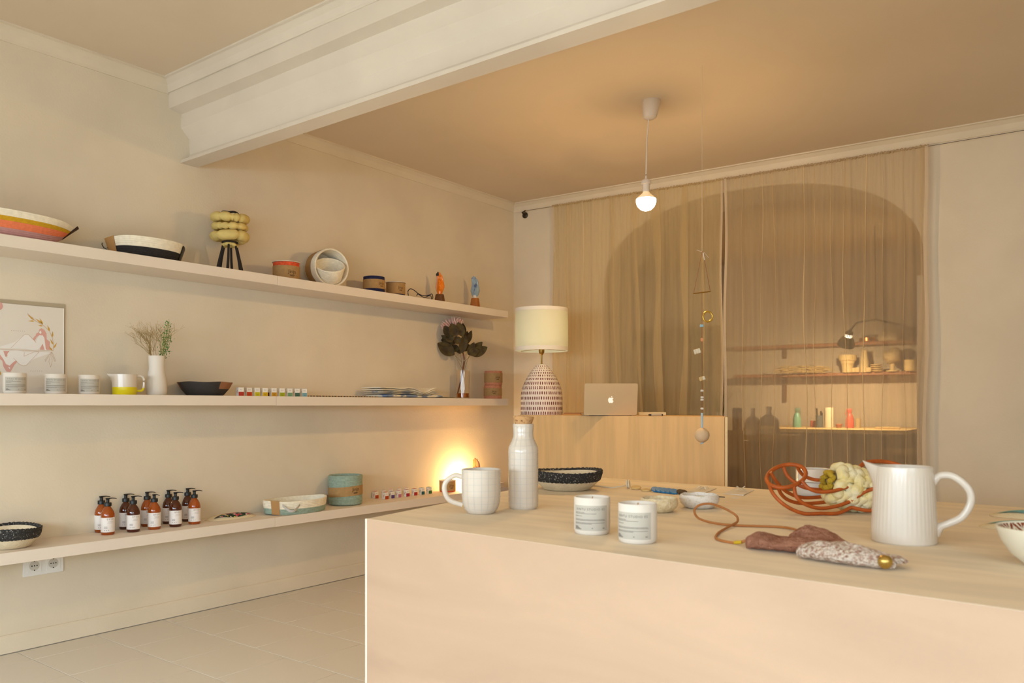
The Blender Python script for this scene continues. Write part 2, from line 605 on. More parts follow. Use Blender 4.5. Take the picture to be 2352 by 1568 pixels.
# ------------------------------------------------------------------ objects on the wall shelves
def candle_proto(name, label, cat, loc, rotz, R, H, group):
    t = thing(name, label, cat, loc, rotz, group)
    MB().lathe([(0, 0), (R * .86, 0), (R * .95, .003), (R, .010), (R, H - .002), (R - .0015, H), (R - .004, H - .001), (R - .0045, H * .8)], 48).build('cup', MATTEW, t)
    MB().lathe([(R - .0045, H * .855), (R * .5, H * .865), (0, H * .87)], 32).build('wax', WAX, t)
    MB().tube([(0, 0, H * .86), (0.0005, 0, H * .93), (0.001, 0, H * 1.0)], 0.0015, 6).build('wick', M('wick', (190, 150, 110), 0.8), t)
    lb = wrap_rect(MB(), R + .0003, -1.05, 1.05, H * .13, H * .80, 20).build('label', PAPERG, t)
    p = MB()
    wrap_text(p, 'KINTU STUDIO ES', H * .085, R + .0006, H * .70, 0.0, 1.25)
    for z, a, b in ((.615, -.95, -.3), (.585, -.95, .35), (.52, -.95, -.45), (.43, -.95, .85), (.405, -.95, .9), (.34, -.95, .85), (.315, -.95, .1)):
        wrap_rect(p, R + .0006, a, b, H * (z - .005), H * (z + .005), 12)
    for z, a, b in ((.235, -.95, -.72), (.205, -.95, -.62), (.175, -.95, -.5), (.20, .1, .16), (.20, .72, .85)):
        wrap_rect(p, R + .0006, a, b, H * (z - .010), H * (z + .010), 4)
    p.build('print', INK, lb)
    return t

# three candles on the middle shelf
R_C, H_C = 0.0395, 0.079
cl = ['white candle with grey label, in front of the poster, leftmost on the middle shelf',
      'white candle with grey label at the poster\'s lower right corner',
      'white candle with grey label on the middle shelf, next to the yellow-dipped pitcher']
c0 = None
for i, (px, tw) in enumerate(((34, .16), (128, .02), (205, .10))):
    x, y, Z = on_x(px, .125)
    rz = face_cam(x, y) + tw
    if c0 is None:
        c0 = candle_proto('candle', cl[i], 'candle', (x, y, Z_MID), rz, R_C, H_C, 'labelled candles on the middle shelf')
    else:
        copy_thing(c0, cl[i], (x, y, Z_MID), rz)

# poster on the wall behind them
def wp(px, py, x=0.012):
    a = on_x(px, x)
    return (a[0], a[1], zat(py, a[2]))
t = thing('poster', 'pale illustrated poster of two mirrored reclining figures with golden leaves', 'poster', wp(60, 905, 0.0))
t.location.z = Z_MID
o = Vector(t.location)
def P(px, py, x=0.012):
    return tuple(Vector(wp(px, py, x)) - o)
def sheet(name, q, x, th, mat):
    a = [P(px, py, x) for px, py in q]
    b = [(p[0] - th, p[1], p[2]) for p in a]
    mb = MB().add(a + b, [(0, 1, 2, 3), (7, 6, 5, 4), (0, 4, 5, 1), (1, 5, 6, 2), (2, 6, 7, 3), (3, 7, 4, 0)])
    return mb.build(name, mat, t, False)
sheet('taupe_sheet', [(-90, 903), (149.5, 905), (149.5, 699), (-90, 679)], 0.0055, 0.004, M('flat_taupe', (176, 160, 134), 0.8))  # taupe sheet behind the print, reaching past its top edge
pz = sheet('print_sheet', [(-95, 903), (146.5, 906), (147.3, 708), (-95, 687)], 0.0090, 0.0012, M('poster_paper', (228, 218, 206), 0.35))
sheet('border', [(144.5, 905), (146.5, 905), (147.3, 708), (145.3, 708)], 0.0092, 0.0002, M('poster_border', (240, 234, 226), 0.35))
def art(name, polys, rgb, x, parent=pz):
    mb = MB()
    for pl in polys:
        poly_flat(mb, [P(a, b, x) for a, b in pl])
    mb.build(name, M('print_' + name, rgb, 0.5), parent, False, kind='stuff' if len(polys) > 1 else None)
hairA = [(94.9, 753.4), (101.8, 757.3), (106.7, 765.7), (107.1, 778.7), (114.8, 784.8), (114, 792.5), (116.5, 803), (92, 803), (94, 786), (98, 775), (93, 771), (88, 771), (84, 774), (80, 782), (75, 779), (78, 774), (82, 770), (83, 766), (89, 763), (90, 757)]
hairB = [(-6, 806), (24, 806), (18, 816), (13, 820), (15, 836), (22, 840), (30, 832), (35, 826), (39, 831), (33, 838), (27, 848), (24, 854), (15, 853), (8, 842), (5, 828), (-6, 820)]
art('hair', [hairA], (218, 164, 152), 0.0095)
art('hair', [hairB], (218, 164, 152), 0.0095)
bodyA = [(-4, 797), (35, 785), (55, 769), (61, 767), (66, 769), (75, 779), (82, 786), (85, 778), (90, 769.5), (98, 770), (102, 776), (105, 800), (108, 805), (103, 805), (98, 789), (92, 799), (85, 803), (78, 804), (70, 803), (60, 801), (30, 800), (-4, 800)]
bodyB = [(-4, 803), (7, 804), (12, 818), (17, 822), (17, 812), (22, 806), (38, 804), (50, 806), (56, 809), (75, 808), (95, 808), (118, 810), (78, 824), (60, 839), (54, 840), (45, 836), (37, 827), (30, 832), (22, 839), (14, 836), (8, 825), (-4, 808)]
for nm_, pl_ in (('figure', bodyA), ('figure', bodyB), ('face', [(92, 758), (95.5, 763), (93.5, 767), (90, 764)]), ('face', [(19, 842), (23, 843), (23, 848), (20, 845)])):
    art(nm_, [pl_], (236, 230, 224), 0.0098)
leaves = []
for (bx, by), (tx, ty), w in [((80, 736), (62, 721), 2.2), ((80, 737), (64, 737), 1.6), ((98, 744), (81, 731), 2.2), ((99, 746), (91, 730), 2.0), ((98, 749), (87, 746), 1.6),
                              ((114, 761), (109, 746), 2.2), ((120, 775), (121, 760), 2.2), ((123, 792), (115, 778), 2.0), ((123, 800), (131, 786), 2.0), ((121, 806), (112, 795), 2.0), ((2, 862), (-2, 848), 2.0)]:
    dx, dy = tx - bx, ty - by
    l = math.hypot(dx, dy)
    nx_, ny_ = -dy / l * w, dx / l * w
    leaves.append([(bx, by), (bx + dx * .35 + nx_, by + dy * .35 + ny_), (tx, ty), (bx + dx * .35 - nx_, by + dy * .35 - ny_)])
for lf_ in leaves:
    art('gold_leaf', [lf_], (206, 160, 70), 0.0096)
def ribbon(pts, w):
    out = []
    for (ax, ay), (bx, by) in zip(pts, pts[1:]):
        dx, dy = bx - ax, by - ay
        l = math.hypot(dx, dy) or 1
        nx_, ny_ = -dy / l * w, dx / l * w
        out.append([(ax + nx_, ay + ny_), (bx + nx_, by + ny_), (bx - nx_, by - ny_), (ax - nx_, ay - ny_)])
    return out
lines = ribbon([(63, 719), (80, 736), (102, 749), (114, 761), (120, 775), (123, 792), (122, 806)], .4)
lines += ribbon([(25, 799), (55, 769), (61, 767), (66, 769), (78, 781), (83, 787)], .35) + ribbon([(0, 801), (30, 803), (85, 806), (118, 804)], .35)
lines += ribbon([(56, 809), (55, 818), (78, 808), (90, 808), (60, 839), (54, 840), (44, 836), (31, 822)], .35) + ribbon([(118, 808), (112, 830), (116, 843), (120, 830), (118, 808)], .3) + ribbon([(118, 808), (103, 826), (104, 830), (112, 818)], .3) + ribbon([(119, 808), (128, 828), (126, 830), (120, 816)], .3)
art('line_drawing', lines, (206, 170, 140), 0.0099)
marks = [[(a, 758 + (a - 26) * .05), (a + 1.6, 758 + (a - 26) * .05), (a + 1.6, 759.6 + (a - 26) * .05), (a, 759.6 + (a - 26) * .05)] for a in (26, 31, 36, 41, 46, 51, 56)] + [[(a, 851), (a + 1.6, 851), (a + 1.6, 852.6), (a, 852.6)] for a in (70, 75, 80, 85, 90, 95)]
art('caption_marks', marks, (196, 180, 162), 0.0099)
c_ = P(-4, 702, 0.0102)
MB().add([(c_[0], c_[1] + .016 * math.cos(a), c_[2] + .017 * math.sin(a)) for a in [2 * PI * i / 24 for i in range(24)]], [tuple(range(24))]).build('round_sticker', M('pink_sticker', (214, 160, 150), 0.5), t, False, label='pink round sticker')

# dipped pitcher pair
YEL = M('yellow_glaze', (226, 206, 20), 0.25, coat=0.3)
def pitcher(label, loc, rotz, R, H, split, handle=True):
    t = thing('small_pitcher', label, 'pitcher', loc, rotz, 'yellow dipped pitchers')
    def spout(x, y, z):
        k = max(0, (z / H - .55) / .45)
        if x < 0:
            f = max(0, 1 - abs(y) / (R * .45)) ** 1.3
            x -= f * k * k * R * .36
            z += f * k * k * H * .02
        return x, y, z
    MB().lathe([(R * .97, 0.0), (R * .985, H * split)], 48).build('dipped_base', YEL, t) if False else None
    MB().lathe([(0, 0), (R * .93, 0), (R * .97, H * .03), (R * .985, H * split)], 48).build('glazed_base', YEL, t)
    MB().lathe([(R * .985, H * split)] + [(R * (.985 + .015 * i / 6), H * (split + (1 - split) * i / 6)) for i in range(1, 7)] + [(R * .985, H * 1.01), (R * .96, H)] +
               [(R * .95, H * (1 - .12 * i)) for i in range(1, 8)] + [(0, H * .08)], 48).deform(spout).build('body', PORC, t)
    if handle:
        h = MB()
        pts = smooth_path([(R * .95, 0, H * .93), (R * 1.3, 0, H * .93), (R * 1.52, 0, H * .78), (R * 1.5, 0, H * .4), (R * 1.35, 0, H * .22), (R * .96, 0, H * .2)], 5)
        h.tube(pts, 0.0048, 8)
        h.build('handle', PORC, t)
        MB().tube([p for p in pts if p.z < H * .38], 0.0050, 8).build('handle_tip', YEL, t)
    return t
x, y, Z = on_x(286, .13)
pitcher('white pitcher with bright yellow dipped lower half, beside the flower vase', (x, y, Z_MID), face_cam(x, y), .049, .086, .38)
x, y, Z = on_x(279, .043)
pitcher('smaller pitcher peeking out from behind the yellow-dipped pitcher', (x, y, Z_MID), face_cam(x, y), .034, .068, .38, False)

# white vase with dried flowers
x, y, Z = on_x(360, .12)
sc = Z / F
t = thing('vase', 'tall matte white vase with a pinched neck on the middle shelf', 'vase', (x, y, Z_MID))
H = zat(817, Z) - Z_MID
pr = [(0, 0), (.036, 0), (.0405, .004), (.043, .02), (.042, .05), (.036, .09), (.0325, .112), (.0325, .125), (.034, H - .002), (.0335, H), (.031, H - .001), (.028, H - .02), (.027, .1), (.035, .04), (0, .02)]
MB().lathe(pr, 40).build('body', MATTEW, t)
t = thing('dried_flowers', 'dried wispy gypsophila stems with green sprig in the white vase', 'dried flowers', (x, y, Z_MID + .03), face_cam(x, y))
st, bl_ = MB(), MB()
rnd = random.Random(4)
def branch(p, d, l, lev):
    q_ = p + d * l
    mid = (p + q_) / 2 + Vector((rnd.uniform(-1, 1), rnd.uniform(-1, 1), 0)) * l * .06
    st.tube([p, mid, q_], [.0011 * (.75 ** lev), .0009 * (.75 ** lev), .0007 * (.75 ** lev)], 4)
    if lev >= 4:
        bl_.lathe([(0, -.0022), (.0023, 0), (0, .0022)], 5, q_)
        return
    for k_ in range(2 if lev > 0 else 3):
        nd = (d + Vector((rnd.uniform(-.75, .65), rnd.uniform(-.6, .6), rnd.uniform(-.12, .30)))).normalized()
        branch(q_, nd, l * rnd.uniform(.55, .8), lev + 1)
for k_ in range(10):
    a = Vector((rnd.uniform(-.62, .26), rnd.uniform(-.3, .3), 1)).normalized()
    branch(Vector((rnd.uniform(-.012, .012), rnd.uniform(-.01, .01), .09)), a, rnd.uniform(.058, .082), 0)
for k_ in range(7):
    st.tube([(rnd.uniform(-.01, .01), rnd.uniform(-.01, .01), 0), (rnd.uniform(-.012, .012), rnd.uniform(-.01, .01), .1)], .001, 4)
st.build('stems', M('dried_stem', (150, 124, 72), 0.9), t, kind='stuff')
bl_.build('blossoms', M('dried_blossom', (214, 190, 150), 0.9), t, kind='stuff')
gs, gl_ = MB(), MB()
for k_ in range(9):
    b0 = Vector((.012 + rnd.uniform(-.004, .004), rnd.uniform(-.008, .008), .02))
    b1 = b0 + Vector((rnd.uniform(.012, .05), rnd.uniform(-.012, .012), rnd.uniform(.20, .285)))
    gs.tube(bez(b0, b0 + Vector((0.002, 0, .08)), b1 - Vector((.004, 0, .05)), b1, 8), .0008, 4)
    for _ in range(26):
        tpos = rnd.uniform(.5, 1)
        c = b0.lerp(b1, tpos) + Vector((rnd.uniform(-.014, .014), rnd.uniform(-.010, .010), rnd.uniform(-.008, .008)))
        d = Vector((rnd.uniform(-1, 1), rnd.uniform(-1, 1), rnd.uniform(-.4, 1))).normalized() * rnd.uniform(.006, .011)
        u = d.cross(Vector((rnd.uniform(-1, 1), rnd.uniform(-1, 1), 1))).normalized() * d.length * .3
        gl_.add([c, c + d * .5 + u, c + d, c + d * .5 - u], [(0, 1, 2, 3)])
gs.build('green_stems', M('green_stem', (120, 140, 62), 0.8), t)
gl_.build('green_leaflets', M('fern_green', (66, 122, 36), 0.7, var=.3, vscale=80), t, kind='stuff', label='bright green leaflets')

# dark bowl with bare clay patches
x, y, Z = on_x(471, .118)
t = thing('dark_bowl', 'wide charcoal stoneware bowl with bare terracotta rim patches', 'bowl', (x, y, Z_MID), face_cam(x, y))
R = 60.5 * Z / F
H = zat(878, Z) - Z_MID
mb = MB().lathe([(0, 0), (R * .62, 0), (R * .68, H * .08), (R * .86, H * .5), (R, H), (R * .975, H * 1.01), (R * .9, H * .8), (R * .6, H * .2), (0, H * .14)], 64)
for i, f in enumerate(mb.f):
    cx0 = sum(mb.v[k_][0] for k_ in f) / len(f)
    cz0 = sum(mb.v[k_][2] for k_ in f) / len(f)
    cy0 = sum(mb.v[k_][1] for k_ in f) / len(f)
    a = math.atan2(cy0, cx0)
    if cz0 > H * .45 and (-1.0 < a < .5 or abs(a) > 2.85):
        mb.m[i] = 1
mb.deform(lambda a, b, c: (a, b, c + (.0015 * math.sin(5 * math.atan2(b, a)) if c > H * .6 else 0)))
mb.build('body', [M('charcoal_glaze', (52, 48, 46), 0.6, var=.12, vscale=30), M('raw_clay', (150, 100, 66), 0.8, var=.1, vscale=20)], t)

# cartons
WHC = M('carton_white', (240, 232, 220), 0.6)
GREYP = M('carton_print', (176, 164, 150), 0.7)
CART = {}
def carton(label, loc, rotz, rgb, cname, group, w=.026, h=.040, icon=0):
    t = thing('carton', label, 'carton', loc, rotz, group)
    if 'b' not in CART:
        CART['b'] = MB().box((0, 0, h / 2), (w, w, h), .0006).mesh('box', WHC)
        p = MB()
        vs, fs = text_mesh('BIO', .0072, 1.1)
        p.add([(a, -w / 2 - .0003, h * .74 + b) for a, b, _ in vs], fs)
        CART['p'] = p.mesh('lettering', GREYP, False)
    link('box', CART['b'], t)
    link('lettering', CART['p'], t)
    cm = M('carton_' + cname, rgb, 0.55)
    dk = M('carton_txt_' + cname, tuple(int(v * .62 + (60 if sum(rgb) < 260 else 0)) for v in rgb), 0.6)
    pm = MB().box((0, -w / 2 - .0002, h * .245), (w * .99, .0006, h * .47)).build('colour_panel', cm, t, False)
    q_ = MB()
    for z, ww in ((.38, .62), (.22, .5), (.12, .5)):
        q_.box((0, -w / 2 - .0006, h * z), (w * ww, .0003, h * .035))
    q_.build('panel_print', dk, pm, False)
    MB().box((0, 0, h + .0002), (w * .9, w * .9, .0005)).build('top_print', cm, t, False)
    ic = MB()
    for a, b, c, d in ((-.15, .62, .5, .16), (.1, .5, -.5, .15), (-.05, .38, .3, .12)):
        ux_, uz_ = math.cos(c + PI / 2) * h * d, math.sin(c + PI / 2) * h * d
        ca, cb = a * w, b * h
        ic.add([(-w / 2 - .0004, ca - ux_ * .6, cb - uz_), (-w / 2 - .0004, ca + uz_ * .3, cb), (-w / 2 - .0004, ca + ux_ * .6, cb + uz_), (-w / 2 - .0004, ca - uz_ * .3, cb)], [(0, 1, 2, 3)])
    ic.build('side_sprig', cm, t, False)
    return t
row = [('red', (186, 40, 20)), ('orange-red', (206, 66, 10)), ('lemon yellow', (212, 200, 20)), ('golden yellow', (222, 180, 10)), ('ochre', (206, 148, 30)),
       ('lime green', (172, 178, 20)), ('sage green', (126, 166, 126)), ('dark green', (70, 110, 90)), ('sky blue', (130, 178, 188))]
frontc = [554, 573, 591.5, 609.5, 630, 648.5, 666.5, 683.5, 700]
for i, ((nm, rgb), px) in enumerate(zip(row, frontc)):
    x, y, Z = on_x(px - 3, .165 + (.02 if i in (0,) else 0))
    carton(f'small white carton with {nm} front panel in the middle shelf row', (x, y, Z_MID), face_cam(x, y) + .46, rgb, nm.replace(' ', '_'), 'cartons on the middle shelf')
x, y, Z = on_x(611, .125)
carton('brown-panelled carton half hidden behind the golden yellow one', (x, y, Z_MID), face_cam(x, y) + .46, (120, 60, 24), 'brown', 'cartons on the middle shelf')

fr_row = [(886, 1149, 'orange', (196, 74, 24)), (900, 1146.5, 'violet', (96, 66, 130)), (916, 1144.5, 'pink', (208, 130, 150)), (934.5, 1142.5, 'crimson', (170, 18, 50)),
          (952.5, 1140, 'scarlet', (186, 30, 22)), (969.5, 1138, 'teal', (24, 88, 88)), (986, 1136, 'leaf green', (48, 102, 30))]
bk_row = [(863, 1147, 'burnt orange', (200, 80, 28)), (880, 1143.5, 'purple', (110, 74, 130)), (897, 1141.5, 'rose', (206, 130, 130)), (916, 1139, 'brick red', (180, 60, 40)),
          (933, 1137, 'coral red', (196, 80, 50)), (948, 1134.5, 'black-green', (40, 60, 50)), (968, 1132, 'olive', (110, 120, 60))]
for i, (px, py, nm, rgb) in enumerate(fr_row):
    x, y, Z = on_z(px - 1, py - 3, Z_LOW)
    carton(f'tiny white carton with {nm} panel, front row on the lowest shelf', (x, y, Z_LOW), face_cam(x, y) + .75, rgb, nm.replace(' ', '_'), 'cartons on the lowest shelf', .0265, .040)
for i, (px, py, nm, rgb) in enumerate(bk_row):
    x, y, Z = on_z(px - 1, py - 3, Z_LOW)
    carton(f'tiny white carton with {nm} top, back row on the lowest shelf', (x, y, Z_LOW), face_cam(x, y) + .75, rgb, nm.replace(' ', '_'), 'cartons on the lowest shelf', .0265, .040)

# beaded string lying along the middle shelf
p0, p1 = on_x(708, .205), on_x(868, .205)
t = thing('bead_string', 'thin multicoloured bead string lying along the middle shelf front', 'bead string', (p0[0], p0[1], Z_MID))
cols = [('bead_red', (150, 50, 30)), ('bead_yellow', (214, 180, 90)), ('bead_green', (90, 110, 50)), ('bead_black', (50, 40, 34))]
for k_, (nm, c) in enumerate(cols):
    mb = MB()
    for i in range(k_, 96, 4):
        f = i / 95
        mb.lathe([(0, 0), (.0032, .0014), (.0036, .003), (.0032, .0046), (0, .006)], 6, (.002 * math.sin(i * .7), (p1[1] - p0[1]) * f, 0))
    mb.build('beads', M(nm, c, 0.4), t, kind='stuff')

# folded cloths
DYE = M('tie_dye_cloth', (238, 228, 206), 0.9, rgb2=(132, 148, 178), vscale=11, ramp=(.45, .52), bump=.3, bscale=150)
CRM = M('cream_cloth', (242, 232, 212), 0.95, bump=.3, bscale=150, var=.03, vscale=20)
pa, pb = on_x(858, .14), on_x(1000, .12)
yc, ln = (pa[1] + pb[1]) / 2, pb[1] - pa[1]
Zc = (pa[2] + pb[2]) / 2
Ht = zat(889, Zc) - Z_MID
def cwob(yg):
    g = (yg - pa[1]) / ln
    return (-.42 * math.exp(-((g - .66) / .10) ** 2) + .10 * math.exp(-((g - .90) / .06) ** 2) - .10 * math.exp(-((g - .98) / .05) ** 2)
            + .03 * math.sin(g * 17) + .02 * math.sin(g * 31 + 1))
def cloth(label, f0, f1, y0, y1, mat, seed, n_):
    t = thing('folded_cloth', label, 'cloth', (.115, (y0 + y1) / 2, Z_MID + f0 * Ht), 0, 'stack of folded cloths')
    r_ = random.Random(seed)
    Ly, ym = (y1 - y0) / 2, (y0 + y1) / 2
    for i in range(n_):
        ph = r_.uniform(0, 6)
        e0, e1 = r_.uniform(0, .02), r_.uniform(0, .03)
        xo = r_.uniform(-.006, .006)
        fa, fb = f0 + (f1 - f0) * i / n_, f0 + (f1 - f0) * (i + 1) / n_
        def fn(u, v):
            yy = -Ly + e0 + (2 * Ly - e0 - e1) * u
            a = 2 * PI * v
            ex = 1 - .5 * abs(2 * u - 1) ** 14
            c, s_ = math.cos(a), math.sin(a)
            xx = xo + (.086 + .004 * math.sin(u * 8 + ph)) * math.copysign(abs(c) ** .7, c)
            w = cwob(ym + yy)
            fm, fh = (fa + fb) / 2, (fb - fa) / 2
            f = fm + fh * .97 * math.copysign(abs(s_) ** .6, s_) * ex
            return (xx, yy, Ht * (f * (1 + w) - f0) + .0003 - (f0 * Ht * w if False else 0))
        b = MB().grid(fn, 80, 20, cv=True)
        b.f.append(tuple(range(20))[::-1]); b.m.append(0)
        b.f.append(tuple(range(79 * 20, 80 * 20))); b.m.append(0)
        b.build('fold_layer', mat, t)
DYE2 = M('faint_dye_cloth', (238, 228, 206), 0.9, rgb2=(176, 184, 196), vscale=16, ramp=(.56, .66), bump=.3, bscale=150)
cloth('bottom cloth of the folded stack, cream with blue tie-dye patches', 0, .33, pa[1] + .03, pb[1] + .005, DYE, 1, 1)
cloth('second cloth of the folded stack, cream with faint blue dye', .335, .60, pa[1] + .01, pb[1] - .05, DYE2, 2, 2)
cloth('top plain cream cloth of the folded stack, draped unevenly', .605, .96, pa[1], pb[1] - .075, CRM, 3, 2)

# leaflets
for px0, px1, dz, rgb, lab in ((1003, 1040, 0, (186, 160, 130), 'thin beige leaflet lying beside the cloth stack'), (1020, 1062, .0022, (150, 140, 100), 'thin olive leaflet under the glass vase edge'), (1000, 1036, .0044, (96, 84, 60), 'dark brown leaflet topmost beside the cloths')):
    a, b = on_x(px0, .17), on_x(px1, .17)
    o_ = MB().box((0, 0, .001), (.10, b[1] - a[1], .0018), .0004).build('leaflet', M('leaflet_%d' % rgb[0], rgb, 0.7), None, loc=(.15, (a[1] + b[1]) / 2, Z_MID + dz))
    tag(o_, lab, 'leaflet', 'leaflets on the middle shelf')

# protea in a glass vase
GLASS = M('clear_glass', (250, 246, 240), 0.02, trans=1.0, ior=1.3)
x, y, Z = on_x(1063, .10)
H = zat(850, Z) - Z_MID
R = 15.2 * Z / F
t = thing('glass_vase', 'clear glass cylinder vase with a little amber water', 'vase', (x, y, Z_MID))
MB().lathe([(0, 0), (R, 0), (R, .003), (R, H), (R - .0018, H), (R - .002, .005), (0, .005)], 40).build('glass', GLASS, t)
MB().lathe([(0, .0054), (R - .0024, .0054), (R - .0024, .034), (0, .034)], 32).build('amber_water', M('amber_water', (196, 110, 20), 0.05, trans=.8), t)
t = thing('protea', 'large dried king protea with dark leaves in the glass vase', 'flower', (x, y, Z_MID + .006), face_cam(x, y))
k_ = Z / F
def pp(px, py, d=0.0):
    return Vector(((px - 1063) * k_, d, zat(py, Z) - Z_MID - .006))
stem = [pp(1051, 904), pp(1057, 880), pp(1063, 850), pp(1066, 825), pp(1062, 805), pp(1055, 785), pp(1047, 770)]
stem[0].z = max(stem[0].z, .004)
MB().tube(smooth_path(stem, 5), .0042, 8).build('stem', M('protea_stem', (112, 58, 30), 0.8, var=.3, vscale=60), t)
LEAF = M('protea_leaf', (58, 42, 20), 0.7, rgb2=(92, 76, 38), vscale=25)
def leaf(base, tip, w, dep, curl=.2):
    b, e_ = pp(*base, d=dep), pp(*tip, d=dep - curl * .04)
    ax = e_ - b
    side = Vector((-ax.z, 0, ax.x)).normalized()
    nrm = Vector((0, -1, 0))
    def fn(u, v):
        ww = 1.25 * w * k_ * math.sin(PI * min(1, u * .98 + .01)) ** .7 * (1 - .25 * u)
        s_ = (v - .5) * 2
        return b + ax * u + side * ww * s_ + nrm * (abs(s_) ** 1.5 * ww * .6 - .012 * math.sin(PI * u) * curl)
    mb = MB().grid(fn, 9, 5)
    o_ = [Vector(p) + Vector((0, .0008, 0)) for p in mb.v]
    n_ = len(mb.v)
    fs = [tuple(i + n_ for i in f[::-1]) for f in mb.f]
    mb.v += [tuple(p) for p in o_]
    mb.f += fs
    mb.m += [0] * len(fs)
    mb.build('leaf', LEAF, t)
for b_, e_, w_, d_, c_ in [((1044, 815), (1006, 789), 13, -.02, .6), ((1046, 788), (1008, 773), 9, .01, .4), ((1040, 788), (1010, 791), 7, -.03, .3), ((1036, 776), (1021, 752), 9, -.08, .4),
                           ((1063, 776), (1052, 744), 9, -.10, .5), ((1048, 776), (1037, 747), 10, -.11, .5), ((1064, 776), (1063, 745), 7, -.06, .5), ((1040, 786), (1026, 770), 9, -.06, .3), ((1058, 790), (1044, 776), 8, -.07, .3), ((1056, 800), (1030, 800), 8, -.0, .3), ((1076, 812), (1100, 806), 9, -.03, .3), ((1061, 812), (1068, 768), 9, -.035, .4), ((1072, 790), (1083, 759), 6, .0, .4), ((1070, 795), (1073, 760), 7, .01, .3),
                           ((1082, 816), (1119, 798), 11, -.02, .5), ((1077, 815), (1108, 785), 9, .01, .4), ((1075, 815), (1089, 787), 7, -.025, .3), ((1058, 812), (1044, 792), 5, .02, .2), ((1066, 806), (1078, 790), 6, .015, .3)]:
    leaf(b_, e_, w_, d_, c_)
tw = MB()
for a_, b_ in (((1044, 815), (1061, 832)), ((1082, 816), (1067, 830)), ((1078, 815), (1066, 850)), ((1046, 818), (1061, 846)), ((1073, 800), (1066, 845)), ((1058, 812), (1062, 845))):
    tw.tube([pp(*a_, d=-.01), pp(*b_, d=0)], .0011, 5)
tw.build('leaf_stalks', M('leaf_stalk', (120, 104, 40), 0.8), t)
pe = MB()
hc, ht = pp(1047, 772, -.02), pp(1036, 734, -.03)
axis = (ht - hc).normalized()
u_ = axis.cross(Vector((0, 1, 0))).normalized()
v_ = axis.cross(u_)
for i in range(90):
    a = i * 2.39996
    rr = math.sqrt((i + .5) / 90)
    d = (axis + (u_ * math.cos(a) + v_ * math.sin(a)) * rr * .85).normalized()
    l = .118 + .014 * math.sin(i * 3.3) - rr * .012
    b = hc + (u_ * math.cos(a) + v_ * math.sin(a)) * rr * .016
    pe.tube([b, b + d * l * .55, b + d * l * .85 - axis * 0 + axis * .006, b + d * l], [.004, .0055, .004, .0008], 5)
pe.build('petals', M('protea_petal', (218, 160, 150), 0.8, rgb2=(240, 214, 200), vscale=40), t, kind='stuff')

# cord rolls and spools
def mini(p, R, z, a0, s=.011):
    wrap_text(p, 'Jinja', s * 1.5, R, z + s * .25, a0, 1.0)
    for dz, w in ((-.75, .5), (-.98, .4)):
        ww = s * w * 1.6 / R
        wrap_rect(p, R, a0 - ww, a0 + ww, z + s * dz - s * .07, z + s * dz + s * .07, 6)
def cord_roll(name, label, loc, rotz, R, H, b0, b1, cord, flange=None, group='cord rolls', a0=.35, tilt=0, n=None, ts=None):
    t = thing(name, label, 'cord roll', loc, rotz, group)
    n = n or max(4, int(H / .0042))
    mb = MB()
    pr = [(R * .3, 0), (R * .9, 0)] + coil(R * .955, .001, R * .955, H - .001, n, .0009) + [(R * .9, H), (R * .3, H), (R * .3, 0)]
    mb.lathe(pr, 48)
    mb.build('cord', cord, t)
    band = MB().lathe([(R, H * b0), (R, H * b1)], 48)
    band.deform(lambda a, b, c: (a, b, c + tilt * a))
    bo = band.build('kraft_band', KRAFT, t)
    p = MB()
    mini(p, R + .0004, H * (b0 + b1) / 2, a0, ts or R * .32)
    p.deform(lambda a, b, c: (a, b, c + tilt * a))
    p.build('lettering', INKB, bo)
    if flange:
        MB().lathe([(0, H), (R * 1.05, H), (R * 1.06, H + .0015), (R * 1.05, H + .003), (R * .25, H + .003), (R * .2, H + .001), (0, H + .001)], 40).build('flange', flange, t)
    return t
CORAL = M('coral_cord', (226, 92, 50), 0.85, var=.15, vscale=120)
NAVY = M('navy_cord', (28, 34, 78), 0.7, var=.2, vscale=120)
PINK = M('salmon_cord', (206, 138, 104), 0.9, var=.12, vscale=120)
CARD = M('card_flange', (226, 214, 194), 0.8)
def shelf_item(px0, px1, ytop, x, zs):
    a = on_x((px0 + px1) / 2, x)
    return a[0], a[1], (px1 - px0) / 2 * a[2] / F, zat(ytop, a[2]) - zs
x, y, R, H = shelf_item(625.5, 689.5, 603, .13, Z_TOP)
cord_roll('cord_spool', 'coral cord spool with kraft band and white disc top', (x, y, Z_TOP), face_cam(x, y), R / 1.06, H - .003, .0, .78, CORAL, CARD, a0=.45, ts=.017)
x, y, R, H = shelf_item(834, 884, 636, .13, Z_TOP)
cord_roll('cord_roll', 'taller navy cord roll with a wide kraft band', (x, y, Z_TOP), face_cam(x, y), R, H, .26, .80, NAVY, a0=.75, ts=.014)
x, y, R, H = shelf_item(886, 932, 649, .13, Z_TOP)
cord_roll('cord_spool', 'shorter navy cord spool with pale disc top and kraft band', (x, y, Z_TOP), face_cam(x, y), R / 1.06, H - .003, .18, .97, NAVY, CARD, a0=.55, ts=.014)
x, y, R, H = shelf_item(1111, 1153, 852, .12, Z_MID)
cord_roll('cord_roll', 'lower of two stacked salmon pink cord rolls', (x, y, Z_MID), face_cam(x, y), R, H * .49, .22, .78, PINK, a0=.15, ts=.013)
cord_roll('cord_roll', 'upper of two stacked salmon pink cord rolls', (x + .002, y + .003, Z_MID + H * .49 + .0004), face_cam(x, y), R, H * .51, .18, .84, PINK, a0=.5, ts=.013)
a = on_x(1028, .10)
R = 20 * a[2] / F
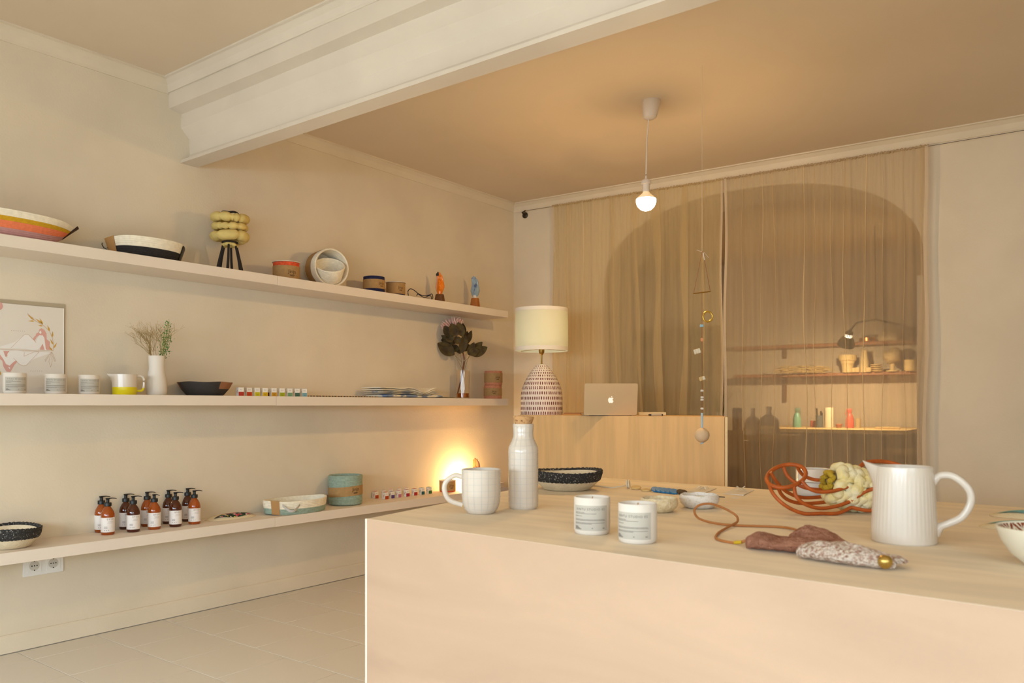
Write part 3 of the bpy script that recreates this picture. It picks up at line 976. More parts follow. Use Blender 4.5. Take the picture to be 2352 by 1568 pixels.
cord_roll('cord_spool', 'small coral spool with kraft band near the glowing corner lamp', (a[0], a[1], Z_LOW), face_cam(a[0], a[1]), R * .95, .068, .12, .98, CORAL, CARD, a0=.55, ts=.014)

# navy cord loop
t = thing('cord_loop', 'loose loop of thin navy cord beside the orange hand', 'cord', (*on_x(965, .15)[:2], Z_TOP))
o = Vector(t.location)
def q_on(px, py, x=.15):
    a = on_x(px, x)
    return Vector((a[0], a[1], max(Z_TOP + .0022, zat(py, a[2])))) - o
pts = [(938, 679, .16), (937, 669, .16), (943, 663, .16), (952, 667, .15), (962, 675, .14), (974, 679, .14), (986, 677, .15), (992, 675, .16), (994, 683, .17), (991, 688, .18), (990, 680, .17), (984, 679, .15), (976, 683, .16), (968, 680, .15), (960, 675, .15), (957, 679, .14)]
MB().tube(smooth_path([q_on(*p) for p in pts], 6), .0024, 6).build('cord', M('navy_thin_cord', (22, 26, 48), 0.8), t)

# white rope basket lying on its side, another nested in it
def tub(label, name, R, H, n, cord, band=None, group=None, R0=None, cat='basket'):
    R0 = R0 or R * .93
    t = thing(name, label, cat, (0, 0, 0), 0, group)
    pr = [(0, 0), (R0 * .9, 0), (R0, .006)] + coil(R0, .008, R, H, n, .0011) + [(R - .003, H + .002), (R - .007, H)] + [(a - .008, b) for a, b in coil(R0, .012, R, H - .002, n, -.0008)][::-1] + [(0, .012)]
    body = MB().lathe(pr, 64).build('coiled_body', cord, t)
    return t
WROPE = M('white_rope', (242, 230, 206), 0.9, var=.06, vscale=60)
a = on_x(752, .115)
k_ = a[2] / F
bk = tub('white coiled rope basket lying on its side with kraft band', 'rope_basket', 43 * k_, .135, 15, WROPE)
R = 43 * k_
bz = MB().lathe([(R * .945 + .002, .018), (R * .975 + .003, .085)], 56).build('kraft_band', KRAFT, bk)
p = MB()
wrap_text(p, 'Jinja', .028, R * .96 + .0046, .052, .55)
p.build('lettering', INKB, bz)
d = face_cam(a[0], a[1])
camdir = Vector((CAMX - a[0], -a[1], 0)).normalized()
rightv = Vector((-camdir.y, camdir.x, 0)) * 1
axis = (camdir * .82 + Vector((CS, SN, 0)) * .52 + Vector((0, 0, -.02))).normalized()
bk.rotation_euler = axis.to_track_quat('Z', 'Y').to_euler()
bk.location = Vector((a[0], a[1], Z_TOP + R + .003)) - axis * .085
bk2 = tub('smaller white rope basket nested inside the tipped rope basket', 'rope_basket', R * .80, .085, 11, WROPE, R0=R * .66)
ax2 = (camdir * .45 + Vector((CS, SN, 0)) * .05 + Vector((0, 0, .62))).normalized()
bk2.rotation_euler = ax2.to_track_quat('Z', 'Y').to_euler()
bk2.location = Vector((a[0], a[1], Z_TOP + R * .86 + .003)) + axis * .020 - ax2 * .052

# boat shaped rope baskets
def boat(t, bands, Lb, Lr, Wb, Wr, h, tip, rise, pw, nn=72, th=.008, arcs=6):
    """t.. parent; bands = [(v0, v1, mat, rows)]"""
    def S(u, v, off=0.0):
        a = 2 * PI * u
        c, s_ = math.cos(a), math.sin(a)
        l, w = Lb + (Lr - Lb) * v - off, Wb + (Wr - Wb) * v - off
        pk = abs(c) ** pw
        w *= (1 - tip * pk)
        z = h * v * (1 - rise[0] * pk) + rise[1] * pk
        return (w * s_, l * c, z)
    for v0, v1, mat, rows in bands:
        nv = rows * 4 + 1
        def fo(u, w_):
            k = w_ * rows
            return S(u, v0 + (v1 - v0) * w_, -.0016 * abs(math.sin(PI * k)))
        mb = MB().grid(fo, nn, nv, cu=True)
        def fi(u, w_):
            return S(u, v1 + (v0 - v1) * w_, th)
        base = len(mb.v)
        mb.grid(fi, nn, 5, cu=True)
        for i in range(nn):
            j = (i + 1) % nn
            mb.f.append((i * nv + nv - 1, j * nv + nv - 1, base + j * 5, base + i * 5)); mb.m.append(0)
            mb.f.append((base + i * 5 + 4, base + j * 5 + 4, j * nv, i * nv)); mb.m.append(0)
        mb.build('rope_band', mat, t)
    bt = [S(i / nn, .0, .001) for i in range(nn)]
    MB().add([(p[0], p[1], p[2] + .001) for p in bt] + [(p[0], p[1], p[2] + .007) for p in bt], [tuple(range(nn)), tuple(range(nn, 2 * nn))]).build('base', bands[0][2], t, False)
    return S
def strap(t, S, u0, u1, v0, v1, mat, name, out=.004, n=8):
    def f(a, b):
        p = Vector(S(u0 + (u1 - u0) * a, v0 + (v1 - v0) * b, -out))
        return p
    def f2(a, b):
        return Vector(S(u0 + (u1 - u0) * (1 - a), v0 + (v1 - v0) * b, -out + .002))
    mb = MB().grid(f, n, 8)
    mb.grid(f2, n, 8)
    return mb.build(name, mat, t)
LEATH = M('tan_leather', (176, 130, 76), 0.6)
DLEATH = M('dark_leather', (70, 44, 30), 0.6)
y0 = on_x(176, .12)[1]
t = thing('boat_basket', 'striped boat-shaped rope basket in mauve, coral, mustard and white', 'basket', (.125, y0 - .295, Z_TOP))
S = boat(t, [(0, .30, M('mauve_rope', (190, 142, 140), 0.9, var=.06, vscale=90), 4), (.30, .57, M('coral_rope', (234, 128, 86), 0.9, var=.06, vscale=90), 4),
             (.57, .74, M('mustard_rope', (206, 160, 30), 0.9, var=.06, vscale=90), 3), (.74, 1, WROPE, 4)], .235, .285, .085, .125, .092, .5, (.55, .036), 6)
strap(t, S, -.05, .05, 0, 1.2, DLEATH, 'leather_end', .005)
strap(t, S, .45, .55, 0, 1.2, DLEATH, 'leather_end', .005)
pa, pb = on_x(240, .125), on_x(424, .125)
yc, ln = (pa[1] + pb[1]) / 2, (pb[1] - pa[1]) / 2
t = thing('boat_basket', 'oval rope basket, white above and black below, with two straps', 'basket', (.12, yc, Z_TOP))
S = boat(t, [(0, .5, M('black_rope', (40, 36, 34), 0.8, var=.2, vscale=90), 5), (.5, 1, WROPE, 5)], ln * .84, ln * .97, .085, .115, .082, .35, (.28, .006), 8)
strap(t, S, .43, .50, 0.02, 1.04, LEATH, 'leather_strap', .004)
strap(t, S, .01, .115, 0.02, .95, M('black_leather', (28, 30, 34), 0.35), 'black_strap', .004)
h_ = MB()
h_.tube([(.02, -ln * .99, .02), (.015, -ln * 1.04, .025), (0, -ln * 1.045, .04), (-.015, -ln * 1.0, .05)], .002, 5)
h_.build('cord_tie', BLACKM, t)

# puffy tripod lamp
a = on_x(528, .125)
k_ = a[2] / F
t = thing('puff_lamp', 'small lamp with puffy pale yellow fabric shade on black legs', 'lamp', (a[0], a[1], Z_TOP), face_cam(a[0], a[1]))
Ht = zat(487, a[2]) - Z_TOP
PUFF = M('yellow_puff_fabric', (218, 192, 118), 0.85, var=.07, vscale=30)
Rp = 41.5 * k_
def puff(zc, Rm, hh, seed, depth=.38, name='shade_puff', kn=9):
    r_ = random.Random(seed)
    ph = sorted(r_.uniform(0, 2 * PI) for _ in range(kn))
    def fn(u, v):
        a_ = 2 * PI * u
        b = 2 * PI * v
        cre = min(min(abs((a_ - p_ + PI) % (2 * PI) - PI) for p_ in ph) / .26, 1)
        sc_ = 1 - depth * (1 - cre) ** 2 * (.5 + .5 * abs(math.sin(b))) + .02 * math.sin(3 * a_ + seed)
        r0 = Rm - hh * .5
        rr = r0 + hh * .62 * math.cos(b) * sc_
        return (rr * math.cos(a_), rr * math.sin(a_), zc + hh * .52 * math.sin(b) * sc_ + .003 * math.sin(2 * a_ + seed))
    MB().grid(fn, 72, 18, cu=True, cv=True).build(name, PUFF, t)
z_of = lambda py: zat(py, a[2]) - Z_TOP
puff(z_of(503), Rp, .042, 1)
puff(z_of(523), Rp * .93, .034, 2)
puff(z_of(544), Rp, .046, 3)
puff(z_of(563), Rp * .42, .018, 5, name='collar_puff')
TWIG = M('black_twig', (34, 28, 26), 0.7)
MB().tube([(Rp * .42 * math.cos(2 * PI * i / 24), Rp * .42 * math.sin(2 * PI * i / 24), z_of(490) + .002 * math.sin(i)) for i in range(24)], .005, 8, True).build('top_ring', TWIG, t)
MB().tube([(Rp * .40 * math.cos(2 * PI * i / 24), Rp * .40 * math.sin(2 * PI * i / 24), z_of(557)) for i in range(24)], .004, 8, True).build('lower_ring', TWIG, t)
for i in range(6):
    an = 2 * PI * i / 6 + .35
    zt_ = z_of(561)
    MB().tube([(Rp * .72 * math.cos(an), Rp * .72 * math.sin(an), 0), (Rp * .55 * math.cos(an + .03), Rp * .55 * math.sin(an + .03), zt_ * .5), (Rp * .36 * math.cos(an), Rp * .36 * math.sin(an), zt_)], [.0068, .0058, .005], 7).build('leg', TWIG, t)

# painted hand sculptures
def hand_mesh(name, mats, spec, voxel=.0022, paint=None):
    """hand as a blended solid: list of (points, radii) chains"""
    mb = MB()
    for pts, rad in spec:
        pts = [Vector(p) for p in pts]
        mb.tube(pts, rad, 10)
        for p, r_ in ((pts[0], rad[0]), (pts[-1], rad[-1])):
            mb.lathe([(0, -r_), (r_ * .7, -r_ * .7), (r_, 0), (r_ * .7, r_ * .7), (0, r_)], 10, p)
    me = mb.mesh(name, mats[0])
    o_ = bpy.data.objects.new(name, me)
    COL.objects.link(o_)
    rm = o_.modifiers.new('r', 'REMESH')
    rm.mode = 'VOXEL'
    rm.voxel_size = voxel
    sm = o_.modifiers.new('s', 'SMOOTH')
    sm.iterations = 3
    sm.factor = .5
    dg = bpy.context.evaluated_depsgraph_get()
    out = bpy.data.meshes.new_from_object(o_.evaluated_get(dg))
    bpy.data.objects.remove(o_)
    out.materials.clear()
    for m in mats:
        out.materials.append(m)
    idx = []
    for p in out.polygons:
        idx.append(paint(p.center) if paint else 0)
    out.polygons.foreach_set('material_index', idx)
    out.polygons.foreach_set('use_smooth', [True] * len(out.polygons))
    return out
# upright hand seen from the side of the thumb; X right, Z up, unit height 1 -> scaled
def hand_spec(h, lean=-.10, splay=.0, ext=None):
    s = h
    wr = [((0, 0, -.02 * s), (0, 0, .14 * s), (0, .0, .24 * s)), (.105 * s, .115 * s, .13 * s)]
    palm = []
    for dy in (-.09, -.03, .03, .09):
        palm.append((((0, dy * s * .8, .16 * s), (.01 * s, dy * 1.15 * s, .34 * s), (.01 * s, dy * 1.2 * s, .52 * s)), (.095 * s, .125 * s, .085 * s)))
    fing = []
    L_ = (.30, .40, .43, .37)
    for i, dy in enumerate((-.115, -.04, .04, .115)):
        l = L_[i] * s
        b = Vector((.015 * s, dy * s, .50 * s))
        k1 = b + Vector((lean * .25 * l, splay * dy * l, .48 * l))
        k2 = k1 + Vector((lean * .8 * l, splay * dy * l, .34 * l))
        k3 = k2 + Vector((lean * 1.3 * l, 0, .22 * l))
        fing.append(((b, k1, k2, k3), (.062 * s, .056 * s, .050 * s, .036 * s)))
    th_ = [(((-.07 * s, -.07 * s, .24 * s), (-.13 * s, -.10 * s, .36 * s), (-.135 * s, -.085 * s, .50 * s), (-.115 * s, -.06 * s, .60 * s)), (.085 * s, .070 * s, .056 * s, .04 * s))]
    return [wr] + palm + fing + th_
ORG = M('orange_enamel', (240, 128, 14), 0.2, coat=.5)
PNK = M('pale_pink_enamel', (224, 176, 158), 0.3)
BLU = M('blue_glaze', (150, 172, 186), 0.2, rgb2=(86, 104, 160), vscale=26, ramp=(.5, .62), coat=.4)
WAL = M('walnut_base', (110, 70, 36), 0.6, var=.25, vscale=10, stretch=(6, 6, 1))
TEAK = M('teak_base', (170, 104, 44), 0.55, var=.2, vscale=10, stretch=(6, 6, 1))
def hand_statue(label, px0, px1, ytop, ybase, xw, mats, base_mat, lean, paint, twist=0.0):
    a = on_x((px0 + px1) / 2, xw)
    k_ = a[2] / F
    t = thing('hand_sculpture', label, 'sculpture', (a[0], a[1], Z_TOP), face_cam(a[0], a[1]) + twist, 'hand sculptures')
    hb = zat(ybase, a[2]) - Z_TOP
    hh = zat(ytop, a[2]) - Z_TOP - hb
    R = (px1 - px0) / 2 * k_
    MB().lathe([(0, 0), (R * 1.0, 0), (R * 1.02, .002), (R * .74, hb - .002), (R * .70, hb), (0, hb)], 24).build('wooden_base', base_mat, t)
    me = hand_mesh('hand', mats, hand_spec(hh, lean), .0021, paint(hh))
    link('hand', me, t, (0, 0, hb))
    return t
hand_statue('glossy orange painted hand sculpture on dark walnut base', 997, 1023, 623, 676, .12, [ORG, PNK, BLACKM], WAL, -.10,
            lambda h: (lambda c: 2 if (c.z > .80 * h and c.y > -.0 * h) else (1 if c.y > .10 * h else 0)), 1.0)
hd = hand_statue('blue and white glazed hand sculpture on teak base', 1079, 1103.5, 633, 685, .12, [BLU, MATTEW], TEAK, -.10,
                 lambda h: (lambda c: 1 if c.z < .09 * h + .03 * h * math.sin(c.x * 300) else 0), 1.0)
o = Vector(hd.location)
tw = smooth_path([Vector(on_x(px, .15)[:2] + (z,)) for px, z in ((1080, Z_TOP + .012), (1076, Z_TOP + .006), (1068, Z_TOP + .003), (1058, Z_TOP + .0025), (1050, Z_TOP + .006), (1043, Z_TOP + .012), (1036, Z_TOP + .006), (1034, Z_TOP + .002))], 5)
tg = tag(MB().tube([tuple(p) for p in tw], .0012, 5).build('twine', M('jute_twine', (160, 120, 70), 0.9)), 'thin jute twine trailing from the teak hand base', 'twine')

# ------------------------------------------------------------------ lowest shelf
SPK = M('speckled_black_clay', (44, 42, 40), 0.75, rgb2=(150, 142, 130), vscale=170, ramp=(.60, .68), bump=.8, bscale=140, detail=2)
STONE = M('sand_stoneware', (222, 204, 172), 0.75, var=.05, vscale=40, bump=.3, bscale=160)
def rimmed_bowl(label, loc, R, H, rotz=0, wob=.012):
    t = thing('rimmed_bowl', label, 'bowl', loc, rotz, 'bowls with rough black rims')
    rr = random.Random(int(R * 1e5))
    ph = [rr.uniform(0, 6) for _ in range(4)]
    def wobf(a, b, c):
        an = math.atan2(b, a)
        k = (c / H) ** 2
        return a * (1 + wob * k * math.sin(2 * an + ph[0])), b * (1 + wob * k * math.sin(3 * an + ph[1])), c + k * H * .05 * math.sin(2 * an + ph[2])
    MB().lathe([(0, 0), (R * .55, 0), (R * .66, H * .07), (R * .86, H * .4), (R * .93, H * .56), (R * .90, H * .60), (R * .84, H * .9), (R * .72, H * .45), (R * .45, H * .2), (0, H * .15)], 64).deform(wobf).build('body', STONE, t)
    n1, n2 = [rr.uniform(0, 6) for _ in range(2)]
    def rough(a, b, c):
        a, b, c = wobf(a, b, c)
        an = math.atan2(b, a)
        j = .0010 * math.sin(an * 41 + c * 200) + .0008 * math.sin(an * 57 + n1 + c * 400)
        return a * (1 + j / R), b * (1 + j / R), c + j * .9
    MB().lathe([(R * .90, H * .47), (R * .935, H * .52), (R * .97, H * .68), (R * .995, H * .84), (R, H * .97), (R * .985, H * 1.01), (R * .95, H), (R * .90, H * .86), (R * .85, H * .78), (R * .83, H * .80)], 160).deform(rough).build('black_rim', SPK, t)
    return t
a = on_z(3, 1252, Z_LOW)
rimmed_bowl('black-rimmed sand bowl at the left end of the lowest shelf', (.118, a[1], Z_LOW), .108, .078, .4)

AMB = M('amber_glass', (190, 88, 14), 0.06, trans=.45, ior=1.45, coat=.5)
AMBD = M('dark_amber_glass', (92, 34, 10), 0.06, trans=.45, ior=1.45, coat=.5)
LBL = M('bottle_label', (236, 226, 218), 0.6)
bprot = {}
def bottle(label, loc, rotz, dark, pump):
    t = thing('pump_bottle', label, 'bottle', loc, rotz, 'amber pump bottles')
    R = .0265
    if not bprot:
        pr = [(0, 0), (R * .88, 0), (R * .97, .003), (R, .009), (R, .079), (R * .97, .086), (R * .86, .097), (R * .62, .109), (R * .44, .1155), (R * .40, .119), (R * .40, .124), (0, .124)]
        bprot['g'] = MB().lathe(pr, 36).mesh('glass', AMB)
        bprot['gd'] = MB().lathe(pr, 36).mesh('glass', AMBD)
        bprot['l'] = wrap_rect(MB(), R + .0003, -1.9, 1.9, .0125, .073, 30).mesh('label', LBL)
        p = MB()
        wrap_text(p, '8950', .0105, R + .0006, .0655, .35, 1.35)
        for z, a0, a1 in ((.057, .0, .8), (.054, .05, .7), (.050, -.1, .75)):
            wrap_rect(p, R + .0006, a0, a1, z - .0003, z + .0003, 8)
        for z in (.036, .0335, .031, .0285):
            wrap_rect(p, R + .0006, -.55, -.05, z - .0005, z + .0005, 5)
        for a0 in (-.5, -.22, .05):
            wrap_rect(p, R + .0006, a0, a0 + .1, .0195, .0225, 2)
        bprot['t'] = p.mesh('print', M('label_print', (150, 140, 134), 0.7), False)
        mb = MB().lathe([(0, .119), (R * .54, .119)] + [(R * .56, .1195), (R * .56, .132), (R * .52, .134)] + [(R * .24, .1345), (R * .235, .146), (R * .30, .1475), (R * .34, .150), (R * .28, .1515), (0, .1515)], 24)
        bprot['c'] = mb.mesh('pump_collar', BLACKM)
        bprot['n'] = MB().tube([(-.008, 0, .1505), (.006, 0, .1512), (.018, 0, .1516), (.029, 0, .1500), (.034, 0, .1482)], [.0036, .0034, .0026, .0022, .0018], 8, flat=.7).mesh('nozzle', BLACKM)
    link('glass', bprot['gd' if dark else 'g'], t)
    l_ = link('label', bprot['l'], t)
    link('print', bprot['t'], l_)
    c_ = link('pump', bprot['c'], t)
    link('nozzle', bprot['n'], c_, rot=(0, 0, pump))
    return t
ords = ['first', 'second', 'third', 'fourth', 'fifth']
for i, (px, py, dk) in enumerate(((247.5, 1227, 0), (306, 1220.5, 1), (354.3, 1214.5, 0), (403, 1208.5, 1), (446.5, 1202.5, 0))):
    x, y, Z = on_z(px, py, Z_LOW)
    bottle(f'amber pump bottle, {ords[i]} from the left in the front row', (x, y, Z_LOW), face_cam(x, y), dk, -.9 if i == 2 else .05)
for i, (px, py, dk) in enumerate(((233, 1221, 0), (289, 1214, 1), (338, 1207.5, 0), (387, 1201.5, 1), (431, 1196, 1))):
    x, y, Z = on_z(px, py, Z_LOW)
    bottle(f'amber pump bottle, {ords[i]} from the left in the back row', (x, y, Z_LOW), face_cam(x, y), dk, .05)

# flat pouches with an eye-shaped opening
def pouch(label, loc, rotz, Lh, Wh, h, win, cat='pouch', group=None, open_y=-.35):
    t = thing('fabric_pouch', label, cat, loc, rotz, group)
    def fn(u, v):
        a_ = 2 * PI * u
        c, s_ = math.cos(a_), math.sin(a_)
        px_ = Lh * math.copysign(abs(c) ** .62, c)
        py_ = Wh * math.copysign(abs(s_) ** .75, s_)
        k = 1 - v
        return (px_ * k, py_ * k, h * (1 - k ** 3.0) + .0004)
    mb = MB().grid(fn, 48, 8, cu=True)
    n_ = 8
    mb.f.append(tuple(i * n_ for i in range(48))[::-1]); mb.m.append(0)
    mb.build('cover', M('pouch_cotton', (226, 208, 172), 0.9, bump=.2, bscale=200), t)
    def zs(x_, y_):
        k = max(abs(x_) / Lh, abs(y_) / Wh)
        return h * (1 - min(1, k) ** 3.0) + .0012
    mb = MB()
    def fw(u, v):
        xx = (-.86 + 1.72 * u) * Lh
        ww = Wh * .42 * max(.02, math.sin(PI * u)) ** .8
        yy = open_y * Wh + (v - .5) * 2 * ww
        return (xx, yy, zs(xx, yy) + .0008)
    mb.grid(fw, 30, 7).build('window', win, t)
    return t
FLOR = M('floral_print', (30, 46, 34), 0.8)
nt = FLOR.node_tree
vo = nt.nodes.new('ShaderNodeTexVoronoi'); vo.inputs['Scale'].default_value = 95
rp = nt.nodes.new('ShaderNodeValToRGB')
els = rp.color_ramp.elements
els[0].color, els[1].color = lin((24, 40, 30)), lin((226, 206, 190))
for pos, c in ((.3, (40, 80, 50)), (.45, (200, 90, 110)), (.58, (230, 210, 190)), (.7, (30, 50, 34)), (.82, (214, 190, 90)), (.92, (170, 40, 50))):
    e_ = els.new(pos); e_.color = lin(c)
rp.color_ramp.interpolation = 'CONSTANT'
tcn = [n_ for n_ in nt.nodes if n_.type == 'TEX_COORD'][0]
nt.links.new(tcn.outputs['Object'], vo.inputs['Vector'])
nt.links.new(vo.outputs['Color'], rp.inputs['Fac'])
nt.links.new(rp.outputs['Color'], nt.nodes['Principled BSDF'].inputs['Base Color'])
x, y, Z = on_z(530, 1189, Z_LOW)
pouch('flat cream cotton pouch with floral eye-shaped window, beside the pump bottles', (x, y, Z_LOW), PI / 2, .125, .062, .022, FLOR, open_y=-.45)

# white and teal oval basket, tall teal basket
TEAL = M('teal_rope', (150, 167, 150), 0.9, var=.10, vscale=90)
a, b = on_z(606, 1160, Z_LOW), on_x(742, .12)
yc, ln = (on_x(606, .12)[1] + b[1]) / 2, (b[1] - on_x(606, .12)[1]) / 2
t = thing('oval_basket', 'low oval rope basket, white over teal, with leather tabs', 'basket', (.128, yc, Z_LOW))
S = boat(t, [(0, .42, TEAL, 4), (.42, 1, WROPE, 5)], ln * .93, ln * .985, .104, .114, .066, .06, (.0, .006), 6)
strap(t, S, .40, .45, .0, 1.05, LEATH, 'leather_tab', .003)
strap(t, S, .05, .09, .55, 1.05, LEATH, 'leather_tab', .003)
def in_strap(u, v):
    p = Vector(S(.385 - .085 * u, .75 + .2 * (v - .5), -.004))
    p += Vector((.02 * math.sin(PI * u), -.01 * math.sin(PI * u), -.028 * math.sin(PI * u)))
    return p
MB().grid(in_strap, 14, 3).build('ribbon_handle', M('grey_ribbon', (196, 186, 176), 0.8), t)
a = on_z(762, 1154, Z_LOW)
R = 37.5 * a[2] / F
H = zat(1088, a[2]) - Z_LOW
bk = tub('tall teal coiled rope basket with a kraft paper band', 'rope_basket', R, H, 22, TEAL, R0=R * .985)
bk.location = (max(a[0], R + .006), a[1], Z_LOW)
bk.rotation_euler = (0, 0, face_cam(a[0], a[1]))
bz = MB().lathe([(R + .0022, H * .32), (R + .0022, H * .64)], 56).deform(lambda a_, b_, c_: (a_, b_, c_ + a_ * .07)).build('kraft_band', KRAFT, bk)
p = MB()
mini(p, R + .0027, H * .5, .6, .0175)
p.deform(lambda a_, b_, c_: (a_, b_, c_ + a_ * .07))
p.build('lettering', INKB, bz)

# glowing corner lamp, wooden hand, white book
a = on_x(1070, .075)
t = thing('corner_lamp', 'small glowing lamp on the lowest shelf in the corner', 'lamp', (a[0], a[1], Z_LOW))
MB().lathe([(0, 0), (.026, 0), (.026, .006), (.018, .010), (.014, .012), (.014, .030), (0, .030)], 24).build('socket', M('lamp_socket', (60, 50, 40), .5), t)
MB().lathe([(.010, .030), (.018, .040), (.022, .054), (.019, .068), (.010, .077), (0, .079)], 24).build('bulb', M('corner_bulb', (255, 220, 160), .4, emit=CORNER_STRENGTH, ecol=(1.0, .66, .28)), t)
a = on_x(1094, .135)
k_ = a[2] / F
t = thing('hand_sculpture', 'carved wooden hand rising behind the grid mug on the lowest shelf', 'sculpture', (a[0], a[1], Z_LOW), face_cam(a[0], a[1]) + 1.0, 'hand sculptures')
hh = zat(1050, a[2]) - Z_LOW
MB().lathe([(0, 0), (.034, 0), (.035, .004), (.028, .05), (0, .05)], 24).build('wooden_base', TEAK, t)
link('hand', hand_mesh('hand', [M('carved_wood', (196, 130, 76), .5, var=.15, vscale=20, stretch=(4, 4, 1))], hand_spec(hh - .05, -.05), .0022), t, (0, 0, .05))
a = on_x(1140, .17)
t = thing('book', 'thick white book at the right end of the lowest shelf', 'book', (.13, min(a[1], y_end - .085), Z_LOW), .0)
MB().box((0, 0, .0015), (.17, .145, .003), .0006).build('cover', MATTEW, t)
MB().box((-.002, -.001, .015), (.162, .138, .0236)).build('pages', M('book_pages', (228, 214, 190), .9), t, False)
MB().box((0, 0, .0285), (.17, .145, .003), .0006).build('cover', MATTEW, t)

# double wall socket
a, b = on_x(51.5, .0), on_x(144, .0)
yc = (a[1] + b[1]) / 2
zb_ = zat(1325, a[2])
t = thing('double_socket', 'white double wall socket below the lowest shelf', 'socket', (0, yc, zb_))
wd = b[1] - a[1]
MB().box((.004, 0, .04), (.008, wd, .08), .0015).build('plate', M('socket_white', (236, 232, 226), .35), t)
for s_ in (-1, 1):
    f_ = MB().box((.0085, s_ * wd * .235, .04), (.003, .054, .054), .0008).build('socket_insert', M('socket_white', (236, 232, 226), .35), t)
    mb = MB()
    def ring(r, x_):
        return [(x_, s_ * wd * .235 + r * math.cos(2 * PI * i / 28), .04 + r * math.sin(2 * PI * i / 28)) for i in range(28)]
    mb.add(ring(.0215, .0101) + ring(.020, .0085) + ring(.0195, .0102), [(i, (i + 1) % 28, 28 + (i + 1) % 28, 28 + i) for i in range(28)] + [tuple(range(56, 84))])
    mb.build('socket_well', M('socket_recess', (206, 200, 190), .4), f_)
    mb = MB()
    for dy, dz in ((-.0095, 0), (0, 0), (.0095, 0), (0, .018), (0, -.018)):
        mb.add([(.0106, s_ * wd * .235 + dy + .0026 * math.cos(2 * PI * i / 10), .04 + dz + .0026 * math.sin(2 * PI * i / 10)) for i in range(10)], [tuple(range(10))])
    mb.build('pin_holes', BLACKM, f_, False)
# ------------------------------------------------------------------ things on the display table
def T(px, py):
    return on_z(px, py, TT)

def grid_lines(prof, nz, na, dz0=None, w=.0007, zlist=None, amax=None):
    """ribbons laid on a lathe profile (outer side, rising z): horizontals and verticals"""
    def rad(z):
        for (r0, z0), (r1, z1) in zip(prof, prof[1:]):
            if z0 <= z <= z1 and z1 > z0:
                return r0 + (r1 - r0) * (z - z0) / (z1 - z0)
        return prof[-1][0]
    mb = MB()
    za, zb = prof[0][1], prof[-1][1]
    rr = random.Random(nz * 7 + na)
    for i in range(nz):
        z = za + (zb - za) * (i + .7) / nz + rr.uniform(-.0015, .0015)
        N = 48
        vs, fs = [], []
        for j in range(N):
            a_ = 2 * PI * j / N
            zz = z + .0008 * math.sin(2 * a_ + i)
            r1, r2 = rad(zz - w) + .0003, rad(zz + w) + .0003
            vs += [(r1 * math.cos(a_), r1 * math.sin(a_), zz - w), (r2 * math.cos(a_), r2 * math.sin(a_), zz + w)]
        for j in range(N):
            k = (j + 1) % N
            fs.append((2 * j, 2 * k, 2 * k + 1, 2 * j + 1))
        mb.add(vs, fs)
    for j in range(na):
        a_ = 2 * PI * j / na + rr.uniform(-.03, .03)
        vs, fs = [], []
        N = 40
        for i in range(N + 1):
            z = za + (zb - za) * i / N
            r = rad(z) + .0003
            d = w / max(r, .01)
            vs += [(r * math.cos(a_ - d), r * math.sin(a_ - d), z), (r * math.cos(a_ + d), r * math.sin(a_ + d), z)]
        for i in range(N):
            fs.append((2 * i, 2 * i + 1, 2 * i + 3, 2 * i + 2))
        mb.add(vs, fs)
    return mb

# mug
x, y, Z = T(1105, 1178)
k_ = Z / F
R, H = 45 * k_, 0.122
t = thing('mug', 'white mug with thin grey grid lines on the table corner', 'mug', (x, y, TT), face_cam(x, y))
outer = [(R * .60, .0), (R * .70, .0025), (R * .84, .012), (R * .93, .026), (R * .985, .045), (R, .07), (R, H)]
MB().lathe([(0, 0)] + outer + [(R - .0015, H + .0015), (R - .004, H), (R - .005, .06), (R * .8, .02), (0, .012)], 56).build('body', PORC, t)
grid_lines(outer[1:], 7, 16).build('grid_lines', GRIDL, t)
hp = smooth_path([(-R * .97, 0, H * .83), (-R * 1.35, 0, H * .86), (-R * 1.78, 0, H * .72), (-R * 1.86, 0, H * .52), (-R * 1.6, 0, H * .30), (-R * .95, 0, H * .19)], 7)
MB().tube(hp, .0072, 10, up=(0, 1, 0)).build('handle', PORC, t)

# bottle with cork
x, y, Z = T(1202, 1167)
k_ = Z / F
R, H = 34.5 * k_, (1167 - 973) * k_
t = thing('bottle', 'tall white grid-lined ceramic bottle with a cork stopper', 'bottle', (x, y, TT), face_cam(x, y))
rn = R * .68
outer = [(R * .86, 0), (R * .96, .004), (R, .014), (R * .985, H * .3), (R, H * .67), (R * .985, H * .72), (R * .86, H * .77), (rn * 1.06, H * .825), (rn, H * .85), (rn * .98, H * .90), (rn * 1.02, H * .99)]
MB().lathe([(0, 0)] + outer + [(rn * .98, H), (rn * .85, H - .001), (rn * .8, H * .85), (0, H * .8)], 56).build('body', PORC, t)
grid_lines(outer[1:], 13, 14).build('grid_lines', GRIDL, t)
MB().lathe([(0, H * .93), (rn * .78, H * .93), (rn * .84, H + .0005), (rn * 1.05, H + .0205), (rn * 1.03, H + .022), (0, H + .022)], 32).deform(lambda a, b, c: (a, b, c + (c > H + .01) * (-a * .06))).build(
    'cork', M('cork', (196, 150, 100), .9, rgb2=(130, 86, 50), vscale=140, ramp=(.58, .66), bump=.4, bscale=120), t)

# black rimmed bowl
x, y, Z = T(1302, 1124)
rimmed_bowl('black-rimmed sand bowl behind the white bottle on the table', (x, y, TT), 82 * Z / F, .070, .9)

